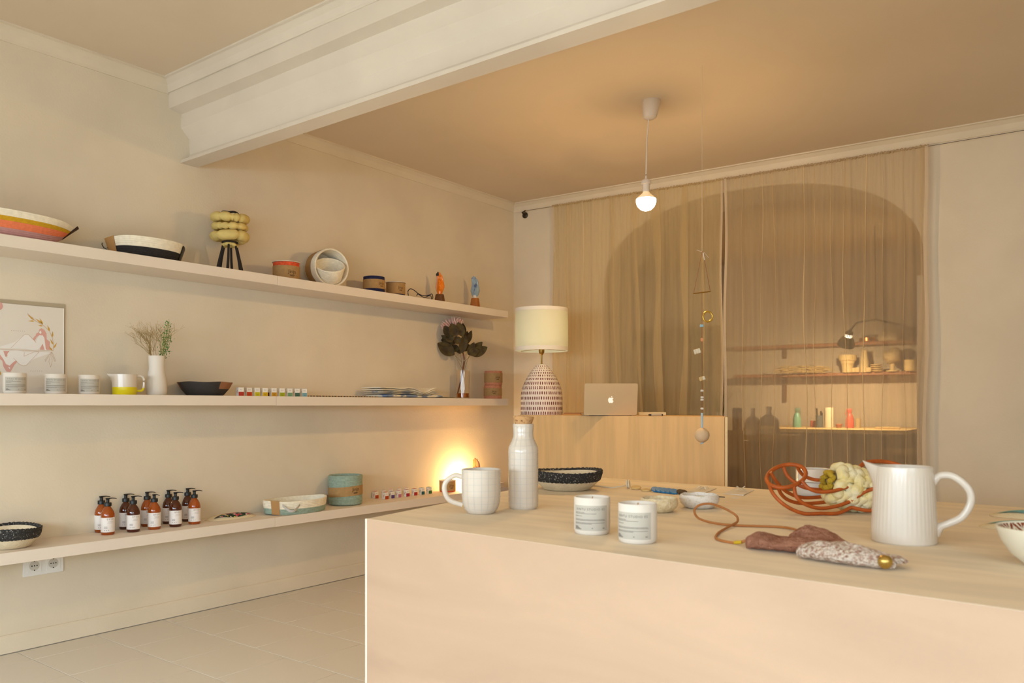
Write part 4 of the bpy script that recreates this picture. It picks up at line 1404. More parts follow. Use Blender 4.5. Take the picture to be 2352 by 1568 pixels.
# candles
x, y, Z = T(1360, 1224)
R, H = 41.3 * Z / F, .0865
c1 = candle_proto('candle', 'white candle on the table, left of the front pair', 'candle', (x, y, TT), face_cam(x, y) - .12, R, H, 'candles on the table')
x, y, Z = T(1464.5, 1244)
copy_thing(c1, 'white candle on the table, right of the front pair', (x, y, TT), face_cam(x, y) - .32)

# small terrazzo bowls
def dish(label, px, py, wpx, mat, inner, H=.040, full=False):
    x, y, Z = T(px, py)
    R = wpx / 2 * Z / F
    t = thing('small_bowl', label, 'bowl', (x, y, TT), 0, 'little round bowls')
    wob = lambda a, b, c: (a, b, c + (.0012 * math.sin(7 * math.atan2(b, a)) if c > H * .8 else 0))
    MB().lathe([(0, 0), (R * .55, 0), (R * .72, .003), (R * .93, H * .35), (R, H * .62), (R * .985, H * .8), (R * .94, H), (R * .90, H * 1.0), (R * .88, H * .75)], 48).deform(wob).build('body', mat, t)
    MB().lathe([(R * .93, H * .99), (R * .88, H * .70), (R * .6, H * .25), (0, H * .16)], 48).build('inner_glaze', inner, t)
    return t
TERR = M('terrazzo_white', (228, 218, 205), .5, rgb2=(212, 202, 188), vscale=150, ramp=(.55, .6))
SANDY = M('sandy_clay', (232, 214, 178), .8, rgb2=(214, 190, 146), vscale=140, bump=.4, bscale=160)
dish('small bowl with sandy outside and white inside, behind the right table candle', 1514, 1175, 86, SANDY, TERR, .040)
dish('small bowl with white speckled outside and sandy inside, under the brown cord', 1606, 1166, 90, TERR, SANDY, .040)

# disc necklace
pl = lambda px, py, z=.0: Vector((*T(px, py)[:2], z))
t = thing('necklace', 'disc bead necklace in natural wood, blue and dark brown on white cord', 'necklace', (*T(1450, 1122)[:2], TT))
o = Vector((t.location.x, t.location.y, 0))
MB().tube([p - o for p in smooth_path([pl(1340, 1112, .003), pl(1380, 1118.5, .003), (pl(1408, 1121, .003)), pl(1442, 1119, .008)], 6)], .0026, 6).build('cord', M('white_cord', (232, 220, 196), .8), t)
def disc(px, py, r, th, az, tilt, mat, zc):
    c = pl(px, py, zc) - o
    m = MB().lathe([(0, -th / 2), (r * .96, -th / 2), (r, 0), (r * .96, th / 2), (0, th / 2)], 24)
    ob = m.build('bead', mat, t, loc=tuple(c))
    ob.rotation_euler = (tilt, 0, az)
CW = M('white_bead', (226, 210, 180), .6)
NW = M('natural_wood_bead', (206, 172, 112), .55, var=.08, vscale=30)
BL = M('blue_bead', (32, 112, 160), .45, var=.1, vscale=40)
DW = M('dark_bead', (66, 44, 28), .5)
AZ = YAW - .3
disc(1441, 1121, .0155, .005, AZ + PI / 2, PI / 2 - .1, CW, .0160)
disc(1445, 1121.5, .0155, .005, AZ + PI / 2, PI / 2 - .1, CW, .0160)
disc(1461, 1124, .0185, .005, AZ, .22, NW, .0075)
disc(1485, 1127.5, .0185, .005, AZ, .06, NW, .0040)
for i, px in enumerate((1506, 1516, 1526, 1537, 1548)):
    disc(px, 1129.5 + i * 1.2, .0165, .0042, AZ + .4, .42, BL, .0090)
for i, px in enumerate((1563, 1570)):
    disc(px, 1135 + i * 1.2, .0135, .0042, AZ + .4, .5, DW, .0088)

# cards with earrings
def card(label, q4, seed):
    c0 = [pl(*p) for p in q4]
    cc = sum(c0, Vector()) / 4
    t = thing('earring_card', label, 'card', (cc.x, cc.y, TT), 0, 'white cards with earrings')
    vs = [p - cc for p in c0]
    MB().add([(p.x, p.y, .0006) for p in vs] + [(p.x, p.y, .0016 + .002 * (i % 2)) for i, p in enumerate(vs)], [(3, 2, 1, 0), (4, 5, 6, 7), (0, 1, 5, 4), (1, 2, 6, 5), (2, 3, 7, 6), (3, 0, 4, 7)]).build('card', MATTEW, t, False)
    r_ = random.Random(seed)
    for k in range(4):
        a0 = r_.uniform(0, 6)
        b = Vector((r_.uniform(-.012, .012), r_.uniform(-.012, .012), .004))
        d = Vector((math.cos(a0), math.sin(a0), 0)) * .016
        pts = [b - d + Vector((0, 0, .0)), b - d * .3 + Vector((0, 0, .006)), b + d * .4 + Vector((0, 0, .010)), b + d + Vector((0, 0, .014 * (seed % 2) + .003))]
        MB().tube(smooth_path(pts, 4), [.0028] * 13, 6, flat=.35).build('earring_piece', M('ivory_resin', (236, 226, 204), .4), t)
    return t
card('white card with pale earrings, behind the small bowls, left of two', [(1576, 1129), (1621, 1132.5), (1646, 1122), (1604, 1119.5)], 2)
card('white card with a curled pale earring, right of two', [(1661, 1134), (1708, 1138.5), (1732, 1126), (1690, 1122)], 5)
b_ = MB()
t = thing('bead_strand', 'short strand of tiny dark beads beside the small bowls', 'beads', (*T(1656, 1142)[:2], TT))
o = Vector(t.location)
for i in range(9):
    p = pl(1648 + 2 * i, 1141.5 + .15 * i, TT) - o
    b_.lathe([(0, 0), (.0016, .0008), (.002, .002), (.0016, .0032), (0, .004)], 6, p)
b_.build('beads', BLACKM, t, kind='stuff')
c0 = T(1688, 1143)
tag(MB().box((0, 0, .0006), (.022, .008, .0010)).build('paper_slip', MATTEW, None, loc=(c0[0], c0[1], TT), rot=(0, 0, .5)), 'tiny white paper slip on the table', 'paper')

# brown cord with knitted pendant pouch
t = thing('knit_pendant', 'knitted brown and white pendant on a looped tan cord', 'necklace', (*T(1850, 1270)[:2], TT))
o = Vector((t.location.x, t.location.y, 0))
zc = .0034
loop = [(1716, 1253, .012), (1690, 1250, zc), (1655, 1244, zc), (1644, 1237, zc), (1654, 1224, zc), (1682, 1211, zc + .003), (1694, 1206, .010), (1691, 1204, .022), (1668, 1202, .036), (1634, 1201, .049), (1607, 1201, .046), (1595, 1201, .032), (1604, 1203, .015), (1636, 1206, zc + .003), (1684, 1209, zc), (1740, 1211, zc), (1790, 1213, zc), (1820, 1219, zc + .002), (1842, 1230, .008), (1866, 1246, .014)]
MB().tube([p - o for p in smooth_path([pl(a, b, c) for a, b, c in loop], 7)], .0030, 8).build('cord', M('tan_cord', (172, 108, 54), .6), t)
MB().tube([pl(1687, 1250, .0042) - o, pl(1704, 1252, .007) - o], .0038, 8).build('cord_clip', M('yellow_thread', (196, 160, 20), .6), t, label='yellow cord end')
def knit(path, rad, hgt, name, mat, ribs, seed):
    P_ = smooth_path([Vector((*T(a, b)[:2], c)) for a, b, c in path], 8)
    n_ = len(P_)
    rr = random.Random(seed)
    ph = rr.uniform(0, 6)
    def interp(l, f):
        f *= len(l) - 1
        i = min(int(f), len(l) - 2)
        return l[i] + (l[i + 1] - l[i]) * (f - i)
    def fn(u, v):
        i = min(int(u * (n_ - 1) + .5), n_ - 1)
        p = P_[i]
        d = (P_[min(i + 1, n_ - 1)] - P_[max(i - 1, 0)]).normalized()
        s_ = Vector((-d.y, d.x, 0)).normalized()
        a_ = 2 * PI * v
        rw = interp(rad, u) * (1 + .02 * math.cos(ribs * a_))
        hh = interp(hgt, u)
        q = p + s_ * math.cos(a_) * rw + Vector((0, 0, 1)) * (hh * .5 * (1 + math.sin(a_)) * (1 + .05 * math.sin(ribs * a_ + u * 9)) + .0008 * math.sin(u * 40 + a_ * 5 + ph))
        q.z = max(q.z, .0006)
        return q - o
    mb = MB().grid(fn, n_, 48, cv=True)
    mb.f.append(tuple(range(48))[::-1]); mb.m.append(0)
    mb.f.append(tuple(range((n_ - 1) * 48, n_ * 48))); mb.m.append(0)
    return mb.build(name, mat, t)
KB = M('brown_knit', (146, 94, 70), .95, rgb2=(170, 118, 92), vscale=60, stretch=(1, 1, 1), bump=.8, bscale=220)
KW = M('melange_knit', (168, 122, 100), .95, rgb2=(226, 210, 192), vscale=190, ramp=(.34, .58), bump=.9, bscale=200)
knit([(1714, 1258, 0), (1745, 1259, 0), (1790, 1262, 0), (1840, 1268, 0), (1895, 1275, 0)], [.018, .046, .046, .040, .036], [.020, .034, .026, .030, .030], 'brown_knit_tube', KB, 18, 1)
knit([(1812, 1252, 0), (1850, 1254, 0), (1885, 1260, 0), (1925, 1272, 0), (1950, 1278, 0)], [.014, .036, .038, .030, .012], [.020, .044, .040, .026, .014], 'brown_knit_fold', KB, 14, 3)
knit([(1846, 1279, 0), (1880, 1284, 0), (1930, 1291, 0), (1985, 1299, 0), (2030, 1304, 0), (2050, 1305, 0)], [.030, .040, .045, .040, .030, .022], [.026, .034, .038, .034, .026, .018], 'melange_knit_cover', KW, 22, 2)
fr_ = MB()
c_ = pl(2040, 1302, .010) - o
for i in range(22):
    a_ = -1.9 + i * .17
    d = (Vector((CS, SN, 0)) * math.cos(a_) + Vector((-SN, CS, 0)) * math.sin(a_))
    fr_.tube([c_ + d * .014, c_ + d * .024 + Vector((0, 0, .008)), c_ + d * (.030 + .004 * math.sin(i * 2.2)) + Vector((0, 0, .002))], [.0035, .003, .0022], 6)
fr_.build('fringe', KW, t, kind='stuff')
bz = MB().lathe([(0, -.0135), (.0075, -.0105), (.0122, -.004), (.0130, .002), (.0118, .007), (.007, .0115), (0, .013)], 32)
bz.build('brass_bead', M('brushed_brass', (196, 166, 92), .32, metal=1.0), t, loc=tuple(pl(2033, 1311, .0165) - o), label='brass dome bead')

# white ribbed jug
x, y, Z = T(2076, 1243)
k_ = Z / F
R, H = 71.0 * k_, .164
t = thing('jug', 'white ribbed porcelain jug with a large loop handle', 'jug', (x, y, TT), face_cam(x, y))
def rib(a, b, c):
    an = math.atan2(b, a)
    r = math.hypot(a, b)
    f = 1.0
    if r > 1e-5 and .012 < c < H * .93:
        f = 1 + .010 * (abs(math.sin(an * 22)) - .5) * min(1, (c - .012) / .02, (H * .93 - c) / .02)
    a, b = a * f, b * f
    kz = max(0, (c / H - .70) / .30)
    if a < 0:
        g = max(0, 1 - abs(b) / (R * .40)) ** 1.2
        a -= g * kz ** 1.5 * R * .34
        c += g * kz ** 1.5 * .010
    return a, b, c
po = [(R * (.985 - .115 * (i / 16) ** 1.1), .004 + (H - .004) * i / 16) for i in range(17)]
MB().lathe([(0, 0), (R * .95, 0), (R * .985, .003)] + po + [(R * .865, H + .0022), (R * .835, H + .001)] + [(r - .0055, z) for r, z in po[::-1][1:14]] + [(0, .02)], 176).deform(rib).build('body', PORC, t)
hp = smooth_path([(R * .82, 0, H * .80), (R * 1.02, 0, H * .90), (R * 1.42, 0, H * .895), (R * 1.82, 0, H * .74), (R * 1.88, 0, H * .56), (R * 1.64, 0, H * .37), (R * 1.25, 0, H * .27), (R * 1.02, 0, H * .22), (R * .86, 0, H * .13)], 7)
MB().tube(hp, [.0088] * 6 + [.0080] * (len(hp) - 16) + [.0085 + .0006 * i for i in range(10)], 12, flat=.9, up=(0, 1, 0)).build('handle', PORC, t)

# woven rattan holder with wool wrap
HPX, HPY = 1935, 1176
x, y, Z = T(HPX, HPY)
ZH = Z
k_ = Z / F
t = thing('rattan_holder', 'orange rattan twist holder wrapped with chunky yellow wool', 'holder', (x, y, TT), YAW)
RAT = M('orange_rattan', (178, 84, 22), .55, var=.12, vscale=40)
def hx(px, py, d=0.0):
    zz = ZH + d
    return Vector(((px - 1176) / F * zz - (HPX - 1176) / F * ZH, d, max(.0062, EYE - TT - (py - HORIZON) / F * zz)))
for cx0, cy0, ax_, ay_, tl_ in ((1806, 1093, 45, 26, -6), (2034, 1085, 60, 25, 8)):
    MB().tube([hx(cx0 + ax_ * math.cos(a_), cy0 + ay_ * math.sin(a_) + tl_ * math.cos(a_), -.05 * math.sin(a_)) for a_ in [2 * PI * i / 36 for i in range(36)]], .0058, 10, True).build('end_ring', RAT, t)
for rod in ([(1764, 1106, -.02), (1777, 1135, -.05), (1806, 1162, -.065), (1845, 1181, -.07), (1885, 1186, -.07), (1925, 1180, -.065), (1955, 1165, -.05)],
            [(1824, 1118, -.048), (1829, 1140, -.058), (1850, 1158, -.06), (1885, 1167, -.06), (1925, 1161, -.055), (1955, 1150, -.045)],
            [(1786, 1116, -.035), (1795, 1135, -.02), (1815, 1150, 0), (1850, 1156, .02), (1905, 1151, .03), (1950, 1140, .03)],
            [(1842, 1104, -.045), (1856, 1120, -.055), (1880, 1129, -.058), (1915, 1127, -.058), (1955, 1115, -.05)],
            [(1832, 1074, .04), (1845, 1091, .05), (1870, 1101, .05), (1900, 1101, .04), (1950, 1095, .03)],
            [(1799, 1069, .05), (1806, 1088, .045), (1822, 1105, .03), (1850, 1120, .01), (1890, 1124, .01), (1940, 1118, .01)],
            [(1770, 1084, .015), (1782, 1104, .02), (1805, 1128, .03), (1840, 1142, .04), (1890, 1140, .045), (1940, 1130, .04)],
            [(1955, 1150, -.05), (1985, 1130, -.055), (2015, 1119, -.06), (2050, 1110, -.05)],
            [(1950, 1100, .03), (1985, 1093, .04), (2015, 1088, .05), (2050, 1062, .05)],
            [(1955, 1165, -.05), (2000, 1172, -.06), (2050, 1160, -.06), (2085, 1125, -.03), (2093, 1092, 0)],
            [(1945, 1135, .03), (1990, 1142, .04), (2040, 1130, .05), (2070, 1066, .045)]):
    MB().tube(smooth_path([hx(*p) for p in rod], 6), .0051, 9).build('rattan_rod', RAT, t)
WOOL = M('yellow_wool', (232, 208, 134), .95, rgb2=(238, 224, 184), vscale=28, bump=.35, bscale=90)
neck = hx(1951, 1120)
TW = math.radians(18)
def wool_ring(ox, rz, ry, rad, mat, nm, tw, ph):
    pts = []
    for i in range(60):
        a_ = 2 * PI * i / 60
        q = Vector((ox + .0048 * math.sin(6 * a_ + ph), -ry * math.sin(a_), rz * math.cos(a_)))
        q = Vector((q.x * math.cos(TW) + q.z * math.sin(TW), q.y, -q.x * math.sin(TW) + q.z * math.cos(TW)))
        p = neck + q
        pts.append(Vector((p.x, p.y, max(p.z, rad * 1.15))))
    MB().tube(pts, [rad * (1 + .12 * math.sin(12 * 2 * PI * i / 60 + ph + 1)) for i in range(60)], 12, True).build(nm, mat, t, angle=150)
for k, ox in enumerate((-.042, -.022, 0.0, .022, .042)):
    wool_ring(ox, (.046, .051, .047, .052, .046)[k], .044, (.0155, .015, .019, .015, .0155)[k], WOOL, 'wool_strand', 0, k * PI)
MUS = M('mustard_wool', (184, 150, 40), .95, bump=.6, bscale=120)
for ox in (-.066, .066):
    wool_ring(ox, .024, .028, .0075, MUS, 'mustard_tie', 0, 1.0)

# cups behind it
def cup(label, px, py, wpx, H, upper, lower, dots, dmat):
    x, y, Z = T(px, py)
    R = wpx / 2 * Z / F
    t = thing('cup', label, 'cup', (x, y, TT), face_cam(x, y), 'cups behind the rattan holder')
    MB().lathe([(0, 0), (R * .86, 0), (R * .95, .004), (R, .014), (R, H * .52)], 40).build('lower_half', lower, t)
    MB().lathe([(R, H * .52), (R * 1.0, H), (R - .002, H + .0015), (R - .004, H), (R - .004, .02), (0, .012)], 40).build('upper_half', upper, t)
    rr = random.Random(2)
    p = MB()
    for i in range(dots):
        z = rr.uniform(.012, H * .5) if dots < 60 else rr.uniform(.01, H * .9)
        a_ = rr.uniform(0, 2 * PI)
        s_ = .0016 if dots < 60 else rr.uniform(.0008, .002)
        wrap_rect(p, R + .0004, a_ - s_ / R, a_ + s_ / R, z - s_, z + s_, 2)
    p.build('dots', dmat, t, kind='stuff')
    wrap_rect(MB(), R + .0004, 0, 2 * PI, H * .515, H * .535, 48).build('dark_line', INK, t)
    return t
cup('white cup with dotted grey lower half, behind the rattan rods', 1868, 1137, 76, .088, PORC, M('grey_glaze', (206, 200, 194), .4), 50, PORC)
cup('white cup with black speckles, behind the yellow wool', 1940, 1130, 66, .075, PORC, PORC, 160, INK)

# teal pouches and patterned bowl at the right edge
TEALS = M('teal_silk', (104, 172, 176), .5, var=.15, vscale=50)
x, y, Z = T(2400, 1190)
pouch('cream pouch with teal eye-shaped window at the table\'s rear right', (x, y, TT), .1, .128, .056, .018, TEALS, group='cream pouches with teal windows', open_y=-.3)
x, y, Z = T(2388, 1217)
pouch('cream pouch with teal window tucked behind the chevron bowl', (x, y, TT), .1, .128, .050, .018, TEALS, group='cream pouches with teal windows', open_y=-.2)
x, y, Z = T(2408, 1300)
R, H = 106 * Z / F, .072
t = thing('chevron_bowl', 'cream bowl with rust brown chevron stripes painted inside', 'bowl', (x, y, TT), 0)
CREAMG = M('cream_glaze', (232, 222, 198), .3, coat=.3)
MB().lathe([(0, 0), (R * .42, 0), (R * .48, .004), (R * .72, H * .3), (R * .9, H * .65), (R * .985, H * .93), (R * .995, H), (R * .965, H * 1.01), (R * .94, H * .97)], 72).build('outer_wall', CREAMG, t)
mb = MB()
pi_ = [(R * (.945 - .945 * (i / 40) ** 1.0), H * (.97 - .85 * math.sin(PI / 2 * i / 40))) for i in range(41)]
mb.lathe([(r if r > 1e-4 else 0, z) for r, z in pi_], 360)
for i, f in enumerate(mb.f):
    cx0 = sum(mb.v[k][0] for k in f) / len(f)
    cy0 = sum(mb.v[k][1] for k in f) / len(f)
    an, r = math.atan2(cy0, cx0) % (2 * PI), math.hypot(cx0, cy0) / R
    sec = an / (2 * PI) * 14
    fr = sec % 1
    dr = abs(fr - .5)
    st_ = (r * 7.0 + dr * 3.2) % 1
    mb.m[i] = 1 if (st_ > .42 and .035 < fr < .965 and dr > .03) else 0
mb.build('chevron_inside', [CREAMG, M('rust_glaze', (134, 56, 18), .35)], t)

# ------------------------------------------------------------------ things on the counter
x, y = world((1244 - 1176) / F * 4.92, 4.92)
k_ = 4.92 / F
t = thing('table_lamp', 'table lamp with white drum shade and dashed ceramic base', 'lamp', (x, y, CT), face_cam(x, y))
zb = lambda py: zat(py, 4.92) - CT
R = 48 * k_
zt_ = zb(836)
LCER = M('lamp_ceramic', (232, 218, 206), .6)
lp = [(R * .985, 0), (R, .01), (R * .985, zt_ * .40), (R * .93, zt_ * .53), (R * .80, zt_ * .66), (R * .64, zt_ * .776), (R * .46, zt_ * .88), (R * .30, zt_ * .96), (R * .18, zt_)]
MB().lathe([(0, 0)] + lp + [(0, zt_)], 56).build('ceramic_base', LCER, t)
def radl(z):
    for (r0, z0), (r1, z1) in zip(lp, lp[1:]):
        if z0 <= z <= z1:
            f = (z - z0) / (z1 - z0)
            return r0 + (r1 - r0) * f
    return lp[-1][0]
da = MB()
rr = random.Random(8)
rows = [.035, .125, .225, .325, .425, .525, .615, .70, .765, .82, .87, .915, .955]
for i, f in enumerate(rows):
    zc = zt_ * f
    dz = zt_ * (.032 if f < .65 else .020 if f < .85 else .012)
    r0 = radl(zc)
    nn_ = max(10, int(2 * PI * r0 / .0135))
    for j in range(nn_):
        a_ = 2 * PI * (j + .5 * (i % 2) + rr.uniform(-.1, .1)) / nn_
        w_ = .0031 * rr.uniform(.8, 1.15) * (1 if f < .75 else .8)
        vs = []
        for dzz, ww in ((-1, .4), (-.7, 1), (.7, 1), (1, .4)):
            zz = zc + dz * dzz * rr.uniform(.9, 1.05)
            rz = radl(zz) + .0006
            vs += [(rz * math.cos(a_ - ww * w_ / r0), rz * math.sin(a_ - ww * w_ / r0), zz), (rz * math.cos(a_ + ww * w_ / r0), rz * math.sin(a_ + ww * w_ / r0), zz)]
        da.add(vs, [(0, 1, 3, 2), (2, 3, 5, 4), (4, 5, 7, 6)])
da.build('painted_dashes', M('maroon_dash', (112, 40, 30), .6), t, kind='stuff')
BRASS = M('aged_brass', (176, 140, 74), .35, metal=1.0)
MB().lathe([(0, zt_ - .004), (.010, zt_ - .004), (.0065, zt_ + .004), (.0048, zt_ + .01), (.0048, zb(815)), (.009, zb(814)), (.0165, zb(809)), (.0175, zb(803)), (.0175, zb(797)), (.015, zb(796)), (0, zb(796))], 24).build('brass_fitting', BRASS, t)
SH = bpy.data.materials.new('linen_shade')
SH.use_nodes = True
nt = SH.node_tree
nt.nodes.clear()
out = nt.nodes.new('ShaderNodeOutputMaterial')
d_, tr, mx_ = nt.nodes.new('ShaderNodeBsdfDiffuse'), nt.nodes.new('ShaderNodeBsdfTranslucent'), nt.nodes.new('ShaderNodeMixShader')
d_.inputs[0].default_value = lin((244, 240, 222))
tr.inputs[0].default_value = lin((244, 242, 216))
mx_.inputs[0].default_value = .42
nt.links.new(d_.outputs[0], mx_.inputs[1]); nt.links.new(tr.outputs[0], mx_.inputs[2]); nt.links.new(mx_.outputs[0], out.inputs[0])
Rs = 61 * k_
MB().lathe([(Rs, zb(806)), (Rs * .992, zb(709)), (Rs * .985, zb(709)), (Rs * .993, zb(806)), (Rs, zb(806))], 64).build('drum_shade', SH, t)
TR = M('shade_trim', (236, 226, 212), .8)
MB().lathe([(Rs + .0006, zb(806)), (Rs + .0004, zb(797))], 64).build('shade_trim', TR, t)
MB().lathe([(Rs * .9935 + .0006, zb(717)), (Rs * .992 + .0006, zb(709))], 64).build('shade_trim', TR, t)
sp = MB()
for i in range(3):
    a_ = 2 * PI * i / 3 + .4
    sp.tube([(0, 0, zb(801)), (Rs * .985 * math.cos(a_), Rs * .985 * math.sin(a_), zb(804))], .0015, 5)
sp.build('shade_spider', BRASS, t)
MB().lathe([(0, zb(796)), (.012, zb(796)), (.016, zb(790)), (.028, zb(772)), (.030, zb(764)), (.024, zb(752)), (0, zb(746))], 24).build('bulb', M('lamp_bulb', (255, 240, 190), .4, emit=SHADE_STRENGTH, ecol=(1.0, .98, .84)), t)

# wooden trays, laptop, paper pad, phone
def cpos(px, Z):
    return world((px - 1176) / F * Z, Z)
x, y = cpos(1316, 4.72)
t = thing('wooden_board', 'small flat wooden boards stacked beside the lamp base', 'board', (x, y, CT), BACK_ROT + .2)
MB().box((0, 0, .0035), (.115, .06, .007), .001).build('lower_board', M('honey_wood', (196, 140, 64), .5), t)
MB().box((.004, 0, .0106), (.105, .055, .007), .001).build('upper_board', M('honey_wood_dark', (160, 104, 42), .5), t)
x, y = cpos(1402, 4.46)
t = thing('laptop', 'silver laptop open on the counter, lid back facing the camera', 'laptop', (x, y, CT), YAW + .02)
ALU = M('aluminium', (206, 182, 146), .5, metal=.35)
lw, lh = 122 * 4.46 / F, 74 * 4.46 / F
MB().box((0, lh * .48, .007), (lw * .985, lh * .92, .011), .003).build('keyboard_base', ALU, t)
MB().box((0, lh * .48, .0128), (lw * .86, lh * .5, .0012)).build('keys', BLACKM, t, False)
th_l = .20
mb = MB()
def rr_rect(w, h, r, n=6):
    pts = []
    for cx0, cz0, a0 in ((w / 2 - r, h - r, 0), (-w / 2 + r, h - r, PI / 2), (-w / 2 + r, r, PI), (w / 2 - r, r, 1.5 * PI)):
        for i in range(n + 1):
            a_ = a0 + PI / 2 * i / n
            pts.append((cx0 + r * math.cos(a_), cz0 + r * math.sin(a_)))
    return pts
pts = rr_rect(lw, lh, .010)
n_ = len(pts)
tl = lambda a, d, b: (a, d + b * math.sin(-th_l), .0025 + b * math.cos(th_l))
mb.add([tl(a, 0, b) for a, b in pts] + [tl(a, .006, b) for a, b in pts], [tuple(range(n_)), tuple(range(n_, 2 * n_))[::-1]] + [((i + 1) % n_, i, i + n_, (i + 1) % n_ + n_) for i in range(n_)])
lid = mb.build('lid', ALU, t)
AP = [(.0, .36), (.1, .40), (.22, .43), (.33, .40), (.42, .33), (.34, .26), (.285, .16), (.28, .06), (.32, -.04), (.43, -.12), (.40, -.24), (.33, -.37), (.24, -.48), (.15, -.5), (.06, -.465), (0, -.45), (-.06, -.465), (-.15, -.5), (-.24, -.48), (-.34, -.35), (-.42, -.17), (-.45, .02), (-.43, .2), (-.36, .34), (-.25, .42), (-.14, .42), (-.05, .375)]
LF = [(.02, .46), (.13, .5), (.2, .6), (.2, .7), (.1, .66), (.03, .56)]
sc_ = .0335
am = MB()
am.add([tl(a * sc_, -.0004, lh * .475 + b * sc_) for a, b in AP][::-1], [tuple(range(len(AP)))])
am.add([tl(a * sc_, -.0004, lh * .475 + b * sc_) for a, b in LF], [tuple(range(len(LF)))])
am.build('fruit_emblem', M('lit_emblem', (250, 240, 226), .3, emit=.35, ecol=(1, .95, .88)), lid, False)
MB().box((0, .012, .0015), (lw * .8, .02, .003)).build('rear_black_strip', BLACKM, t, False)  # black strip along the laptop's lower rear edge
x, y = cpos(1497, 4.62)
t = thing('writing_pad', 'cream paper pad lying behind the phone on the counter', 'pad', (x, y, CT), YAW)
MB().box((0, 0, .009), (.155, .06, .018), .003).build('pad', M('cream_paper', (226, 206, 168), .8), t)
x, y = cpos(1506, 4.36)
t = thing('smartphone', 'dark smartphone lying on the counter beside the laptop', 'phone', (x, y, CT), YAW)
MB().box((0, 0, .0055), (.072, .05, .011), .003).build('case', M('phone_case', (60, 40, 24), .4), t)
MB().box((0, -.0243, .0055), (.056, .002, .0052), .0006).build('side_band', M('phone_side', (220, 200, 170), .3), t)

# ------------------------------------------------------------------ pendant lamp
x, y, Z = (*world((1496 - 1176) / F * 3.80, 3.80), 3.80)
x2, y2 = world((1484 - 1176) / F * 3.80, 3.80)
t = thing('pendant_lamp', 'white pendant lamp with bare lit bulb on a cord', 'lamp', (x2, y2, CEIL_B))
dx, dy = x - x2, y - y2
zc_ = lambda py: zat(py, 3.80) - CEIL_B
PLA = M('pendant_plastic', (226, 210, 192), .45)
k_ = 3.80 / F
MB().lathe([(0, 0), (21 * k_, 0), (21 * k_, -.012), (18 * k_, zc_(255)), (15 * k_, zc_(270)), (9 * k_, zc_(274)), (0, zc_(275))][::-1], 32, (dx, dy, 0)).deform(lambda a, b, c: (a + (c / .1) * dx * .35, b + (c / .1) * dy * .35, c)).build('ceiling_rose', PLA, t)
MB().tube([(dx * .45, dy * .45, zc_(273)), (dx * .12, dy * .12, zc_(330)), (0, 0, zc_(400)), (0, 0, zc_(412))], .0032, 8).build('cord', PLA, t)
MB().lathe([(0, zc_(404)), (.004, zc_(404)), (.006, zc_(411)), (.020, zc_(414)), (.024, zc_(418)), (.024, zc_(422)), (.018, zc_(424)), (.0165, zc_(436)), (.0165, zc_(440)), (.015, zc_(441)), (0, zc_(441))][::-1], 28).build('socket', PLA, t)
MB().lathe([(.0145, zc_(440)), (.018, zc_(444)), (.030, zc_(449)), (.040, zc_(453)), (.0455, zc_(457))][::-1], 32).build('bulb_collar', M('bulb_plastic', (240, 226, 210), .4, emit=.5, ecol=BULB_COL), t)
pr = [(.0455, zc_(457))] + [(.0465 * math.cos(a_), zc_(461) - .0475 * math.sin(a_)) for a_ in [PI / 2 * i / 10 for i in range(10)]] + [(0, zc_(461) - .0475)]
MB().lathe(pr[::-1], 40).build('bulb', M('lit_bulb', (255, 244, 226), .4, emit=BULB_STRENGTH, ecol=BULB_COL), t)

# ------------------------------------------------------------------ hanging mobile
ZM = 3.40
k_ = ZM / F
x, y = world((1612.5 - 1176) / F * ZM, ZM)
t = thing('hanging_mobile', 'hanging mobile of cord, brass bar, ring, beads and wooden ball', 'mobile', (x, y, 0), YAW)
t.location.z = zat(1020, ZM)
def hm(px, py):
    return Vector(((px - 1612.5) * k_, 0, (1020 - py) * k_))
MB().tube([hm(1612.5, 1020 - (CEIL_B - t.location.z) / k_), hm(1612.5, 578)], .0006, 5).build('nylon_line', M('nylon', (236, 226, 206), .3, trans=.3), t)
SAL = M('terracotta_cord', (150, 92, 58), .8)
MB().tube([hm(1613, 577), hm(1593.5, 672)], .0011, 5).build('side_cord', SAL, t)
MB().tube([hm(1614.5, 577), hm(1631, 667)], .0011, 5).build('side_cord', SAL, t)
MB().tube([hm(1592, 674), hm(1612, 671.5), hm(1632, 669)], .0024, 8).build('brass_bar', BRASS, t)
MB().tube([hm(1612.5, 672), hm(1612.5, 950)], .0009, 5).build('main_cord', SAL, t)
MB().tube([hm(1615, 580), hm(1618, 597)], .0022, 6).build('knot_tail', MATTEW, t)
MB().tube([hm(1613, 578), hm(1600, 574)], .0007, 4).build('loose_thread', MATTEW, t)
MB().tube([hm(1617, 579), hm(1628, 592)], .0007, 4).build('loose_thread', MATTEW, t)
MB().tube([hm(1625.5 + 10.8 * math.cos(a_), 727 + 11.5 * math.sin(a_)) for a_ in [2 * PI * i / 30 for i in range(30)]], .0042, 8, True, up=(0, 1, 0)).build('brass_ring', M('golden_ring', (200, 162, 70), .35, metal=.6), t)
def bead(px, py, w, h, mat, rot=0.0, sq=True):
    m = MB().box((0, 0, 0), (w * k_, w * k_ * .8, h * k_), min(w, h) * k_ * .22)
    m.build('bead', mat, t, loc=tuple(hm(px, py)), rot=(0, rot, 0))
bead(1611.5, 748, 8, 6, M('sky_bead', (150, 188, 202), .5))
bead(1612, 780, 5, 8, M('peach_bead', (224, 150, 100), .5))
for dxp in (-6.5, -1.5, 3):
    bead(1603 + dxp, 806 - dxp * .3, 5.5, 11, CW, -.3)
bead(1610, 870, 8, 9.5, M('straw_bead', (212, 178, 120), .6), -.35)
bead(1616, 868, 7, 9, CW, -.35)
